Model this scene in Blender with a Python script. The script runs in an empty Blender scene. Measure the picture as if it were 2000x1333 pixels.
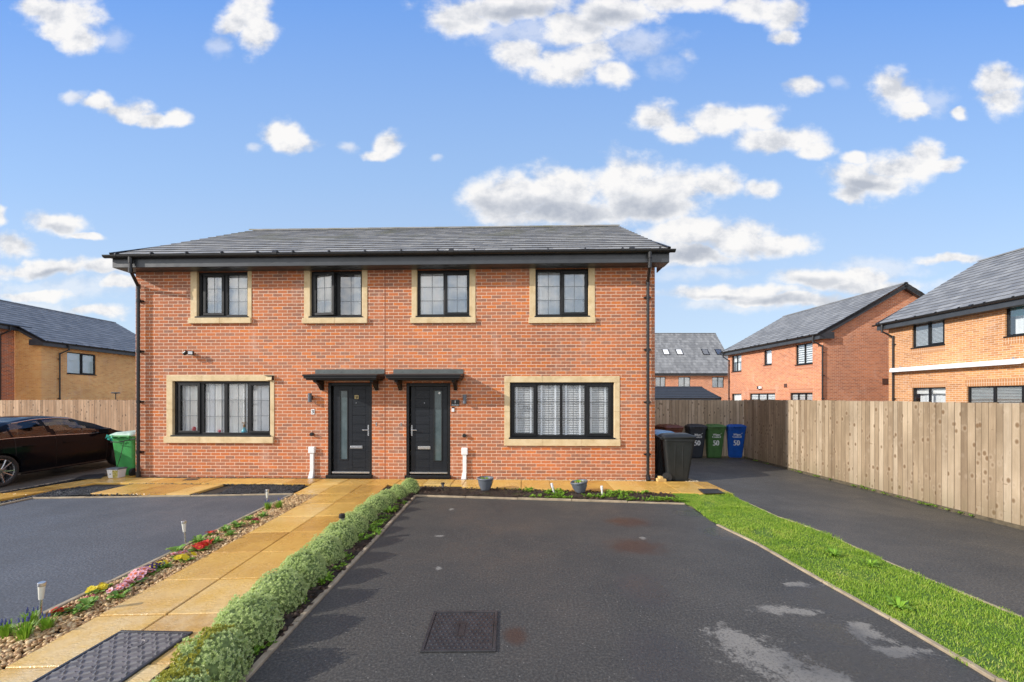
import bpy, math, random
import numpy as np
from mathutils import Vector, Matrix, noise as mnoise

random.seed(7)
RNG = np.random.default_rng(7)
scene = bpy.context.scene
COL = scene.collection
R = math.radians

# ------------------------------------------------------------------ camera model / survey helpers
F = 800.0          # focal length in photo pixels (photo 2000 wide)
HZ = 777.0         # horizon row
H = 1.87           # camera height, metres
TH = 0.0293        # yaw of the camera against the house front
CR = np.array([math.cos(TH), math.sin(TH), 0.0])
CF = np.array([-math.sin(TH), math.cos(TH), 0.0])
UP = np.array([0.0, 0.0, 1.0])
D0 = 9.30          # distance to the house front

def W(xc, zc, z=0.0):
    p = CR * xc + CF * zc
    return np.array([p[0], p[1], z])

def G(px, py, z=0.0):
    zc = F * (H - z) / (py - HZ)
    return W((px - 1000.0) / F * zc, zc, z)

def ray(px, py):
    return CF + CR * ((px - 1000.0) / F) + UP * ((HZ - py) / F)

def hit(px, py, p0, n):
    o = np.array([0, 0, H]); d = ray(px, py)
    t = np.dot(np.array(p0) - o, n) / np.dot(d, n)
    return o + d * t

def far(p, q, t):
    return np.array(p) + (np.array(q) - np.array(p)) * t

# ------------------------------------------------------------------ object helpers
def link(o):
    COL.objects.link(o); return o

def tag(o, label=None, cat=None, group=None, kind=None):
    if label: o['label'] = label
    if cat: o['category'] = cat
    if group: o['group'] = group
    if kind: o['kind'] = kind
    return o

def empty(name, loc, rz=0.0, label=None, cat=None, group=None):
    o = bpy.data.objects.new(name, None)
    o.empty_display_size = 0.2
    o.location = tuple(float(v) for v in loc); o.rotation_euler = (0, 0, rz)
    link(o)
    return tag(o, label, cat, group)

def copy_tree(o, parent=None):
    c = o.copy(); link(c)
    if parent is not None: c.parent = parent
    for ch in list(o.children): copy_tree(ch, c)
    return c

class MB:
    """collects shapes, builds ONE mesh object"""
    def __init__(s):
        s.v = []; s.f = []; s.uv = []; s.mi = []
    def poly(s, pts, uv=None, mi=0):
        b = len(s.v)
        s.v.extend([tuple(float(c) for c in p) for p in pts])
        s.f.append(tuple(range(b, b + len(pts)))); s.uv.append(uv); s.mi.append(mi)
    def box(s, x0, x1, y0, y1, z0, z1, M=None, mi=0):
        P = [(x0,y0,z0),(x1,y0,z0),(x1,y1,z0),(x0,y1,z0),(x0,y0,z1),(x1,y0,z1),(x1,y1,z1),(x0,y1,z1)]
        if M is not None: P = [tuple(M @ Vector(p)) for p in P]
        b = len(s.v); s.v.extend(P)
        for q in ((0,3,2,1),(4,5,6,7),(0,1,5,4),(1,2,6,5),(2,3,7,6),(3,0,4,7)):
            s.f.append(tuple(b + i for i in q)); s.uv.append(None); s.mi.append(mi)
    def raw(s, V, Fc, mi=0):
        b = len(s.v); s.v.extend([tuple(p) for p in V])
        for q in Fc:
            s.f.append(tuple(b + i for i in q)); s.uv.append(None); s.mi.append(mi)
    def cyl(s, p0, p1, r0, r1=None, n=12, caps=True, mi=0):
        r1 = r0 if r1 is None else r1
        p0 = Vector(p0); p1 = Vector(p1); d = (p1 - p0)
        if d.length < 1e-7: return
        d.normalize()
        a = d.orthogonal().normalized(); c = d.cross(a)
        b = len(s.v)
        for k in range(n):
            t = 2*math.pi*k/n; e = a*math.cos(t) + c*math.sin(t)
            s.v.append(tuple(p0 + e*r0)); s.v.append(tuple(p1 + e*r1))
        for k in range(n):
            j = (k+1) % n
            s.f.append((b+2*k, b+2*j, b+2*j+1, b+2*k+1)); s.uv.append(None); s.mi.append(mi)
        if caps:
            s.f.append(tuple(b+2*k for k in range(n-1,-1,-1))); s.uv.append(None); s.mi.append(mi)
            s.f.append(tuple(b+2*k+1 for k in range(n))); s.uv.append(None); s.mi.append(mi)
    def tube(s, pts, r, n=8, mi=0):
        for a, b in zip(pts[:-1], pts[1:]): s.cyl(a, b, r, n=n, mi=mi)
    def lathe(s, c, prof, n=20, M=None, mi=0):
        b = len(s.v)
        for (r, z) in prof:
            for k in range(n):
                t = 2*math.pi*k/n
                p = Vector((r*math.cos(t), r*math.sin(t), z))
                if M is not None: p = M @ p
                s.v.append((c[0]+p.x, c[1]+p.y, c[2]+p.z))
        for i in range(len(prof)-1):
            for k in range(n):
                j = (k+1) % n
                s.f.append((b+i*n+k, b+i*n+j, b+(i+1)*n+j, b+(i+1)*n+k)); s.uv.append(None); s.mi.append(mi)
    def build(s, name, mats, parent=None, off=None, smooth=False, bevel=0.0, seg=2):
        me = bpy.data.meshes.new(name)
        V = np.array(s.v, dtype=float).reshape(-1, 3)
        loc = np.zeros(3)
        if off is not None: V = V - np.array(off)
        elif parent is None:
            mn = V.min(0); mx = V.max(0)
            loc = np.array([(mn[0]+mx[0])/2, (mn[1]+mx[1])/2, mn[2]]); V = V - loc
        me.from_pydata(V.tolist(), [], s.f)
        if not isinstance(mats, (list, tuple)): mats = [mats]
        for m in mats: me.materials.append(m)
        if len(mats) > 1: me.polygons.foreach_set('material_index', s.mi)
        ul = me.uv_layers.new(name='UVMap')
        for p in me.polygons:
            u = s.uv[p.index]; nx, ny, nz = p.normal
            for k, li in enumerate(p.loop_indices):
                if u is not None: ul.data[li].uv = u[k]
                else:
                    co = V[me.loops[li].vertex_index]
                    if abs(nz) > 0.7: ul.data[li].uv = (co[0], co[1])
                    elif abs(nx) > abs(ny): ul.data[li].uv = (co[1], co[2])
                    else: ul.data[li].uv = (co[0], co[2])
        if smooth: me.polygons.foreach_set('use_smooth', [True]*len(me.polygons))
        me.update()
        o = bpy.data.objects.new(name, me); link(o)
        o.location = tuple(loc)
        if parent is not None: o.parent = parent
        if bevel > 0:
            b = o.modifiers.new('bevel', 'BEVEL'); b.width = bevel; b.segments = seg; b.limit_method = 'ANGLE'
            b.angle_limit = R(40)
        return o

def np_mesh(name, V, Fc, mats, parent=None, loc=(0,0,0), mi=None, smooth=False):
    """big numpy mesh, all faces the same size"""
    me = bpy.data.meshes.new(name)
    V = np.asarray(V, dtype=np.float32); Fc = np.asarray(Fc, dtype=np.int32)
    k = Fc.shape[1]; n = len(Fc)
    me.vertices.add(len(V)); me.vertices.foreach_set('co', V.ravel())
    me.loops.add(n*k); me.loops.foreach_set('vertex_index', Fc.ravel())
    me.polygons.add(n)
    me.polygons.foreach_set('loop_start', np.arange(0, n*k, k, dtype=np.int32))
    me.polygons.foreach_set('loop_total', np.full(n, k, dtype=np.int32))
    if not isinstance(mats, (list, tuple)): mats = [mats]
    for m in mats: me.materials.append(m)
    if mi is not None: me.polygons.foreach_set('material_index', np.asarray(mi, dtype=np.int32))
    if smooth: me.polygons.foreach_set('use_smooth', np.ones(n, dtype=bool))
    me.update(calc_edges=True); me.validate()
    o = bpy.data.objects.new(name, me); link(o)
    o.location = tuple(float(c) for c in loc)
    if parent is not None: o.parent = parent
    return o

_font_cache = {}
def text_geo(txt, size, extr=0.002):
    key = (txt, size, extr)
    if key in _font_cache: return _font_cache[key]
    cu = bpy.data.curves.new('lettering', 'FONT'); cu.body = txt; cu.size = size; cu.extrude = extr
    cu.align_x = 'CENTER'; cu.align_y = 'CENTER'; cu.resolution_u = 3
    o = bpy.data.objects.new('lettering', cu); link(o)
    dg = bpy.context.evaluated_depsgraph_get()
    me = bpy.data.meshes.new_from_object(o.evaluated_get(dg))
    V = [tuple(v.co) for v in me.vertices]; Fc = [tuple(p.vertices) for p in me.polygons]
    bpy.data.objects.remove(o); bpy.data.curves.remove(cu); bpy.data.meshes.remove(me)
    _font_cache[key] = (V, Fc); return V, Fc

def add_text(mb, txt, size, c, rz=0.0, bold=1.0, sx=1.0, mi=0, tilt=0.0, extr=0.002):
    """upright lettering facing local -y at c"""
    V, Fc = text_geo(txt, size, extr)
    M = Matrix.Translation(Vector(c)) @ Matrix.Rotation(rz, 4, 'Z') @ Matrix.Rotation(tilt, 4, 'X') @ Matrix.Rotation(R(90), 4, 'X')
    for dx in ([0.0] if bold <= 1 else [-0.03*size, 0.0, 0.03*size]):
        mb.raw([tuple(M @ Vector((v[0]*sx+dx, v[1], v[2]+abs(dx)*0.02))) for v in V], Fc, mi)

# ------------------------------------------------------------------ node helpers
def mk(name):
    m = bpy.data.materials.new(name); m.use_nodes = True
    nt = m.node_tree; b = nt.nodes['Principled BSDF']
    return m, nt, b

def nd(nt, typ, props=None, **inp):
    n = nt.nodes.new(typ)
    for k, v in (props or {}).items(): setattr(n, k, v)
    for k, v in inp.items():
        key = int(k[1:]) if (k[0] == '_' and k[1:].isdigit()) else k.replace('_', ' ')
        s = n.inputs[key]
        if isinstance(v, E): v = v.s
        if hasattr(v, 'is_output'): nt.links.new(v, s)
        else: s.default_value = v
    return n

class E:
    def __init__(s, nt, sock): s.nt = nt; s.s = sock
    def _m(s, op, a, b=None, c=None):
        n = s.nt.nodes.new('ShaderNodeMath'); n.operation = op
        for i, v in enumerate((a, b, c)):
            if v is None: continue
            if isinstance(v, E): s.nt.links.new(v.s, n.inputs[i])
            else: n.inputs[i].default_value = float(v)
        return E(s.nt, n.outputs[0])
    def __add__(s, o): return s._m('ADD', s, o)
    __radd__ = __add__
    def __sub__(s, o): return s._m('SUBTRACT', s, o)
    def __rsub__(s, o): return s._m('SUBTRACT', o, s)
    def __mul__(s, o): return s._m('MULTIPLY', s, o)
    __rmul__ = __mul__
    def __truediv__(s, o): return s._m('DIVIDE', s, o)
    def max(s, o): return s._m('MAXIMUM', s, o)
    def min(s, o): return s._m('MINIMUM', s, o)
    def gt(s, o): return s._m('GREATER_THAN', s, o)
    def abs(s): return s._m('ABSOLUTE', s)
    def sqrt(s): return s._m('SQRT', s)
    def pow(s, o): return s._m('POWER', s, o)
    def step(s, lo, hi):
        n = s.nt.nodes.new('ShaderNodeMapRange'); n.interpolation_type = 'SMOOTHSTEP'
        s.nt.links.new(s.s, n.inputs['Value'])
        n.inputs['From Min'].default_value = lo; n.inputs['From Max'].default_value = hi
        return E(s.nt, n.outputs[0])

def mixc(nt, f, a, b, mode='MIX'):
    n = nt.nodes.new('ShaderNodeMix'); n.data_type = 'RGBA'; n.blend_type = mode
    for key, v in ((0, f), (6, a), (7, b)):
        if isinstance(v, E): v = v.s
        if hasattr(v, 'is_output'): nt.links.new(v, n.inputs[key])
        elif key == 0: n.inputs[0].default_value = v
        else: n.inputs[key].default_value = tuple(v) + ((1,) if len(v) == 3 else ())
    return n.outputs[2]

def ramp(nt, fac, stops, interp='LINEAR'):
    n = nt.nodes.new('ShaderNodeValToRGB'); cr = n.color_ramp; cr.interpolation = interp
    while len(cr.elements) < len(stops): cr.elements.new(0.5)
    for e, (p, c) in zip(cr.elements, stops):
        e.position = p; e.color = tuple(c) + (1,)
    if isinstance(fac, E): fac = fac.s
    nt.links.new(fac, n.inputs[0]); return n.outputs[0]

def noise(nt, vec, scale, detail=4, rough=0.5, dim='3D', dist=0.0):
    n = nt.nodes.new('ShaderNodeTexNoise'); n.noise_dimensions = dim
    n.inputs['Scale'].default_value = scale; n.inputs['Detail'].default_value = detail
    n.inputs['Roughness'].default_value = rough; n.inputs['Distortion'].default_value = dist
    if vec is not None: nt.links.new(vec, n.inputs['Vector'])
    return E(nt, n.outputs['Fac'])

def mapv(nt, vec, scale=(1,1,1), loc=(0,0,0)):
    n = nt.nodes.new('ShaderNodeMapping'); n.inputs['Scale'].default_value = scale; n.inputs['Location'].default_value = loc
    nt.links.new(vec, n.inputs['Vector']); return n.outputs[0]

def bump(nt, b, h, strength=0.3, dist=0.01):
    n = nt.nodes.new('ShaderNodeBump'); n.inputs['Strength'].default_value = strength; n.inputs['Distance'].default_value = dist
    if isinstance(h, E): h = h.s
    nt.links.new(h, n.inputs['Height']); nt.links.new(n.outputs[0], b.inputs['Normal'])

def setc(nt, b, c):
    if isinstance(c, E): c = c.s
    if hasattr(c, 'is_output'): nt.links.new(c, b.inputs['Base Color'])
    else: b.inputs['Base Color'].default_value = tuple(c) + (1,)

def sets(nt, b, key, v):
    if isinstance(v, E): v = v.s
    if hasattr(v, 'is_output'): nt.links.new(v, b.inputs[key])
    else: b.inputs[key].default_value = v

def plain(name, c, rough=0.5, metal=0.0, var=0.15, scale=12.0, bmp=0.0, coat=0.0, spec=0.5):
    """painted / moulded surface with soft procedural unevenness"""
    m, nt, b = mk(name)
    tc = nt.nodes.new('ShaderNodeTexCoord').outputs['Object']
    n1 = noise(nt, tc, scale, 5, 0.6)
    lo = tuple(x*(1-var) for x in c); hi = tuple(min(1, x*(1+var)) for x in c)
    setc(nt, b, ramp(nt, n1, [(0.3, lo), (0.7, hi)]))
    n2 = noise(nt, tc, scale*2.3, 3, 0.6)
    sets(nt, b, 'Roughness', (n2 - 0.5)*0.25 + rough)
    b.inputs['Metallic'].default_value = metal
    b.inputs['Specular IOR Level'].default_value = spec
    if coat: b.inputs['Coat Weight'].default_value = coat; b.inputs['Coat Roughness'].default_value = 0.04
    if bmp: bump(nt, b, noise(nt, tc, scale*8, 3), bmp, 0.004)
    return m

# ------------------------------------------------------------------ materials
def brick_mat(name, stops, mortar, gain=1.0):
    stops = [(p, tuple(min(.9, x*gain) for x in c)) for p, c in stops]; mortar = tuple(min(.88, x*1.1) for x in mortar)
    m, nt, b = mk(name)
    uv = nt.nodes.new('ShaderNodeUVMap'); uv.uv_map = 'UVMap'
    # a little waviness of the joints
    wn = nd(nt, 'ShaderNodeTexNoise', {'noise_dimensions': '2D'}, Vector=uv.outputs[0], Scale=7.0, Detail=3.0)
    wv = nd(nt, 'ShaderNodeVectorMath', {'operation': 'MULTIPLY_ADD'}, _0=wn.outputs['Color'], _1=(0.006, 0.006, 0), _2=uv.outputs[0])
    br = nd(nt, 'ShaderNodeTexBrick', {'offset': 0.5, 'offset_frequency': 2, 'squash': 1.0}, Vector=wv.outputs[0],
            Color1=(0,0,0,1), Color2=(1,1,1,1), Mortar=(0.5,0.5,0.5,1), Scale=1.0, Mortar_Size=0.0060, Mortar_Smooth=0.2,
            Bias=0.0, Brick_Width=0.225, Row_Height=0.075)
    tone = E(nt, br.outputs['Color'])
    fine = noise(nt, mapv(nt, uv.outputs[0], (14, 45, 1)), 1.0, 4, 0.65, '2D')
    t = tone*0.62 + (fine - 0.5)*0.75 + 0.20
    c = ramp(nt, t, stops)
    big = noise(nt, uv.outputs[0], 0.55, 4, 0.55, '2D')
    c = mixc(nt, 1.0, c, ramp(nt, big, [(0.3, (0.86, 0.84, 0.84)), (0.7, (1.1, 1.1, 1.08))]), 'MULTIPLY')
    grime = noise(nt, uv.outputs[0], 2.2, 6, 0.7, '2D').step(0.62, 0.75)
    c = mixc(nt, grime*0.16, c, (0.62, 0.47, 0.41))
    salt = noise(nt, mapv(nt, uv.outputs[0], (1.7, 0.75, 1)), 1.0, 7, 0.68, '2D').step(0.56, 0.74)
    c = mixc(nt, salt*0.22, c, (0.66,0.50,0.42))
    vv_ = E(nt, nd(nt, 'ShaderNodeSeparateXYZ', None, Vector=uv.outputs[0]).outputs[1])
    splash = (1.0 - vv_.step(0.05, 0.55))*noise(nt, uv.outputs[0], 3.0, 5, 0.7, '2D').step(0.35, 0.65)
    c = mixc(nt, splash*0.35, c, (0.24,0.12,0.07))
    mc = mixc(nt, noise(nt, uv.outputs[0], 9, 3, 0.5, '2D'), mortar, tuple(x*0.72 for x in mortar))
    fac = E(nt, br.outputs['Fac'])
    c = mixc(nt, fac, c, mc)
    setc(nt, b, c); b.inputs['Roughness'].default_value = 0.82
    b.inputs['Specular IOR Level'].default_value = 0.25
    bump(nt, b, fac*-1.0 + fine*0.35, 0.55, 0.006)
    return m

BRICK_RED = brick_mat('red brick', [(0.15, (0.33,0.165,0.115)), (0.30, (0.43,0.170,0.095)), (0.5, (0.52,0.178,0.080)), (0.68, (0.56,0.190,0.086)), (0.80, (0.65,0.190,0.060)), (0.95, (0.72,0.26,0.06))], (0.76,0.56,0.42), 0.90)
BRICK_ORANGE = brick_mat('orange brick', [(0.0, (0.26,0.13,0.07)), (0.2, (0.46,0.215,0.09)), (0.6, (0.59,0.285,0.115)), (1.0, (0.67,0.34,0.14))], (0.76,0.63,0.48))
BRICK_TERRA = brick_mat('terracotta brick', [(0.0, (0.28,0.11,0.06)), (0.2, (0.47,0.17,0.085)), (0.6, (0.61,0.23,0.11)), (1.0, (0.70,0.28,0.13))], (0.72,0.56,0.44))
BRICK_BUFF = brick_mat('buff brick', [(0.0, (0.50,0.24,0.09)), (0.3, (0.84,0.41,0.14)), (0.7, (0.90,0.49,0.17)), (1.0, (0.90,0.56,0.23))], (0.80,0.60,0.34))

def tile_mat(name, base, moss=0.0):
    m, nt, b = mk(name)
    uv = nt.nodes.new('ShaderNodeUVMap'); uv.uv_map = 'UVMap'
    geo = nt.nodes.new('ShaderNodeNewGeometry')
    rnd = E(nt, geo.outputs['Random Per Island'])
    lo = tuple(x*0.78 for x in base); hi = tuple(x*1.28 for x in base)
    c = ramp(nt, rnd, [(0.0, lo), (0.5, base), (1.0, hi)])
    n1 = noise(nt, uv.outputs[0], 3.5, 6, 0.65, '2D')
    c = mixc(nt, 1.0, c, ramp(nt, n1, [(0.3, (0.9,0.9,0.9)), (0.7, (1.1,1.1,1.09))]), 'MULTIPLY')
    if moss:
        s = noise(nt, mapv(nt, uv.outputs[0], (0.9, 0.5, 1)), 1.1, 6, 0.65, '2D').step(0.50, 0.66)
        sep = nd(nt, 'ShaderNodeSeparateXYZ', None, Vector=uv.outputs[0])
        up = E(nt, sep.outputs[1]).step(1.2, 3.8)
        c = mixc(nt, s*up*moss, c, (0.13, 0.125, 0.035))
    setc(nt, b, c)
    sets(nt, b, 'Roughness', (n1-0.5)*0.35 + (rnd-0.5)*0.10 + 0.60)
    bump(nt, b, noise(nt, uv.outputs[0], 40, 3, 0.6, '2D'), 0.15, 0.004)
    return m
TILE = tile_mat('grey concrete roof tile', (0.235,0.228,0.212), 0.5)
TILE_EDGE = plain('shaded tile edge', (0.036,0.036,0.037), 0.9, var=0.3, scale=4)  # shade under each tile lip put into the colour
TILE_BLUE = tile_mat('slate grey roof tile', (0.205,0.208,0.21), 0.0)

def stone_mat():
    m, nt, b = mk('buff cast stone')
    tc = nt.nodes.new('ShaderNodeTexCoord').outputs['Object']
    n1 = noise(nt, tc, 5, 6, 0.65); n2 = noise(nt, tc, 90, 3, 0.6)
    c = ramp(nt, n1, [(0.25, (0.52,0.38,0.20)), (0.5, (0.66,0.51,0.30)), (0.75, (0.74,0.61,0.40))])
    st = noise(nt, mapv(nt, tc, (9, 9, 1.2)), 1.0, 5, 0.6).step(0.55, 0.8)
    c = mixc(nt, st*0.35, c, (0.44,0.30,0.14))
    setc(nt, b, c); b.inputs['Roughness'].default_value = 0.85
    bump(nt, b, n2, 0.2, 0.003); return m
STONE = stone_mat()
PVC = plain('anthracite pvc', (0.010,0.0105,0.012), 0.40, var=0.25, scale=6, spec=.35)
FASCIA = plain('anthracite fascia board', (0.045,0.05,0.058), 0.34, var=0.2, scale=3)
BLACKPL = plain('black plastic', (0.014,0.014,0.015), 0.33, var=0.2, scale=8)
GREYPL = plain('grey plastic', (0.12,0.135,0.16), 0.45, var=0.15, scale=20, bmp=0.05)
WHITEPL = plain('white plastic', (0.78,0.79,0.80), 0.35, var=0.05, scale=10)
LEAD = plain('grey lead flashing', (0.085,0.10,0.10), 0.55, 0.1, var=0.2, scale=5)
STEEL = plain('brushed steel', (0.55,0.56,0.58), 0.28, 0.9, var=0.1, scale=30)
BLIND = plain('white blind slat', (0.88,0.90,0.91), 0.5, var=0.04, scale=4)
TAPE = plain('blind tape', (0.86,0.90,0.94), 0.8, var=0.04, scale=30)
CREAM = plain('cream cloth', (0.88,0.88,0.86), 0.9, var=0.06, scale=3)
NET = plain('white net curtain', (0.88,0.90,0.92), 0.9, var=0.06, scale=3)
TEALCLOTH = plain('teal roller blind', (0.05,0.33,0.36), 0.85, var=0.06, scale=3)
DARKPANEL = plain('dark panel behind blind', (0.05,0.05,0.055), 0.9, var=0.2, scale=2)
IRON = plain('cast iron', (0.15,0.132,0.125), 0.48, 0.1, var=0.45, scale=9, bmp=0.1)
IRON2 = plain('black cast iron', (0.045,0.045,0.047), 0.36, 0.3, var=0.35, scale=10, bmp=0.1)
RUBBER = plain('rubber', (0.018,0.018,0.019), 0.7, var=0.2, scale=20)
CONC = plain('concrete edging', (0.34,0.27,0.18), 0.85, var=0.3, scale=7, bmp=0.2)
LETTER = plain('white lettering', (0.72,0.75,0.78), 0.5, var=0.02)
GOLD = plain('gold lettering', (0.62,0.48,0.22), 0.35, 0.4, var=0.05)

def door_mat():
    m, nt, b = mk('dark blue grained door skin')
    tc = nt.nodes.new('ShaderNodeTexCoord').outputs['Object']
    g = noise(nt, mapv(nt, tc, (3, 3, 70)), 1.0, 4, 0.6)
    setc(nt, b, ramp(nt, g, [(0.3, (0.008,0.010,0.014)), (0.7, (0.018,0.022,0.030))]))
    b.inputs['Roughness'].default_value = 0.38; b.inputs['Specular IOR Level'].default_value = 0.32
    bump(nt, b, g, 0.25, 0.003); return m
DOORSKIN = door_mat()

def glass_mat(name, tint=(0.92,0.96,0.97), refl=1.0, trans=1.0, rough=0.0):
    m = bpy.data.materials.new(name); m.use_nodes = True; nt = m.node_tree
    nt.nodes.clear()
    out = nt.nodes.new('ShaderNodeOutputMaterial')
    tr = nd(nt, 'ShaderNodeBsdfTransparent', None, Color=tuple(tint)+(1,))
    gl = nd(nt, 'ShaderNodeBsdfGlossy', None, Color=(1,1,1,1), Roughness=rough)
    fr = nd(nt, 'ShaderNodeFresnel', None, IOR=1.52)
    tc = nt.nodes.new('ShaderNodeTexCoord').outputs['Object']
    bn = nd(nt, 'ShaderNodeBump', None, Strength=0.04, Distance=0.02, Height=noise(nt, tc, 1.6, 2))
    nt.links.new(bn.outputs[0], gl.inputs['Normal'])
    f = E(nt, fr.outputs[0])*1.5*refl + 0.10*refl
    mx = nd(nt, 'ShaderNodeMixShader', None, _0=f.min(1.0), _1=tr.outputs[0], _2=gl.outputs[0])
    nt.links.new(mx.outputs[0], out.inputs[0]); return m
GLASS = glass_mat('window glass', tint=(.96,.98,.99), refl=1.35)
GLASS_LOW = glass_mat('clear ground floor glass', tint=(.98,.99,1.0), refl=0.35)
CARGLASS = glass_mat('tinted car glass', (0.50,0.48,0.46), refl=0.35)
def frosted_mat():
    m, nt, b = mk('frosted door glass')
    tc = nt.nodes.new('ShaderNodeTexCoord').outputs['Object']
    n = noise(nt, tc, 3, 4, 0.6)
    setc(nt, b, ramp(nt, n, [(0.3, (0.055,0.085,0.095)), (0.7, (0.10,0.14,0.155))]))
    b.inputs['Roughness'].default_value = 0.16; b.inputs['Specular IOR Level'].default_value = 0.8
    bump(nt, b, noise(nt, tc, 60, 2), 0.1, 0.002); return m
FROST = frosted_mat()

def wood_mat(name, stops, dark=(0.10,0.065,0.04), knots=True):
    m, nt, b = mk(name)
    tc = nt.nodes.new('ShaderNodeTexCoord').outputs['Object']
    geo = nt.nodes.new('ShaderNodeNewGeometry'); rnd = E(nt, geo.outputs['Random Per Island'])
    shift = nd(nt, 'ShaderNodeCombineXYZ', None, X=rnd*37.0, Y=rnd*11.0, Z=rnd*53.0)
    v = nd(nt, 'ShaderNodeVectorMath', {'operation': 'ADD'}, _0=tc, _1=shift.outputs[0]).outputs[0]
    grain = noise(nt, mapv(nt, v, (60, 60, 1.6)), 1.0, 5, 0.65, dist=0.8)
    stain = noise(nt, mapv(nt, v, (2.2, 2.2, 0.7)), 1.0, 4, 0.6)
    c = ramp(nt, rnd*0.55 + grain*0.45, stops)
    c = mixc(nt, 1.0, c, ramp(nt, stain, [(0.3, (0.66,0.63,0.60)), (0.68, (1.2,1.19,1.18))]), 'MULTIPLY')
    gz = nd(nt, 'ShaderNodeSeparateXYZ', None, Vector=tc)
    wet = E(nt, gz.outputs[2])
    if knots:
        vo = nd(nt, 'ShaderNodeTexVoronoi', None, Vector=mapv(nt, v, (8.5, 8.5, 5.2)), Scale=1.0)
        k0 = E(nt, vo.outputs['Distance'])
        halo = k0.step(0.10, 0.24)*(1.0 - k0.step(0.26, 0.42))
        c = mixc(nt, halo*0.16, c, (0.58,0.48,0.36))
        k = 1.0 - k0.step(0.10, 0.28)
        c = mixc(nt, k*0.85, c, dark)
        rows_ = noise(nt, mapv(nt, tc, (1.3, 1.3, 9.0)), 1.0, 3, 0.7, dist=0.5).step(0.66, 0.72)
        c = mixc(nt, rows_*noise(nt, mapv(nt, v, (30,30,14)), 1.0, 3).step(0.45,0.6)*0.6, c, dark)
        base_d = 1.0 - E(nt, gz.outputs[2]).step(0.05, 0.55)
        c = mixc(nt, base_d*0.45*stain.step(0.35,0.65), c, (0.13,0.115,0.06))
        uvn = nt.nodes.new('ShaderNodeUVMap'); uvn.uv_map = 'UVMap'
        su = E(nt, nd(nt, 'ShaderNodeSeparateXYZ', None, Vector=uvn.outputs[0]).outputs[0])
        fu = su._m('FRACT', su)
        edge = (1.0 - fu.step(0.0, 0.13)).max(fu.step(0.84, 0.97))
        c = mixc(nt, edge*0.8, c, tuple(x*0.45 for x in dark))  # weathered edges darkened further to draw gap and overlap shadows
    setc(nt, b, c); b.inputs['Roughness'].default_value = 0.8
    b.inputs['Specular IOR Level'].default_value = 0.3
    bump(nt, b, grain, 0.35, 0.004); return m
WOOD = wood_mat('weathered fence timber', [(0.1, (0.21,0.150,0.098)), (0.35, (0.31,0.233,0.152)), (0.6, (0.40,0.312,0.212)), (0.95, (0.50,0.42,0.315))], (0.17,0.10,0.05))
WOODR = wood_mat('brown fence timber', [(0.1, (0.30,0.185,0.11)), (0.5, (0.43,0.28,0.175)), (0.9, (0.52,0.37,0.25))], (0.15,0.08,0.045))
WOODG = wood_mat('grey fence timber', [(0.1, (0.25,0.19,0.135)), (0.5, (0.36,0.285,0.21)), (0.9, (0.45,0.37,0.29))], (0.13,0.09,0.06))
DRIFT = wood_mat('driftwood', [(0.1, (0.34,0.25,0.17)), (0.5, (0.5,0.40,0.29)), (0.9, (0.62,0.53,0.42))], knots=False)
PINE = wood_mat('new timber', [(0.1, (0.55,0.36,0.13)), (0.9, (0.72,0.52,0.22))], knots=False)

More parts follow.
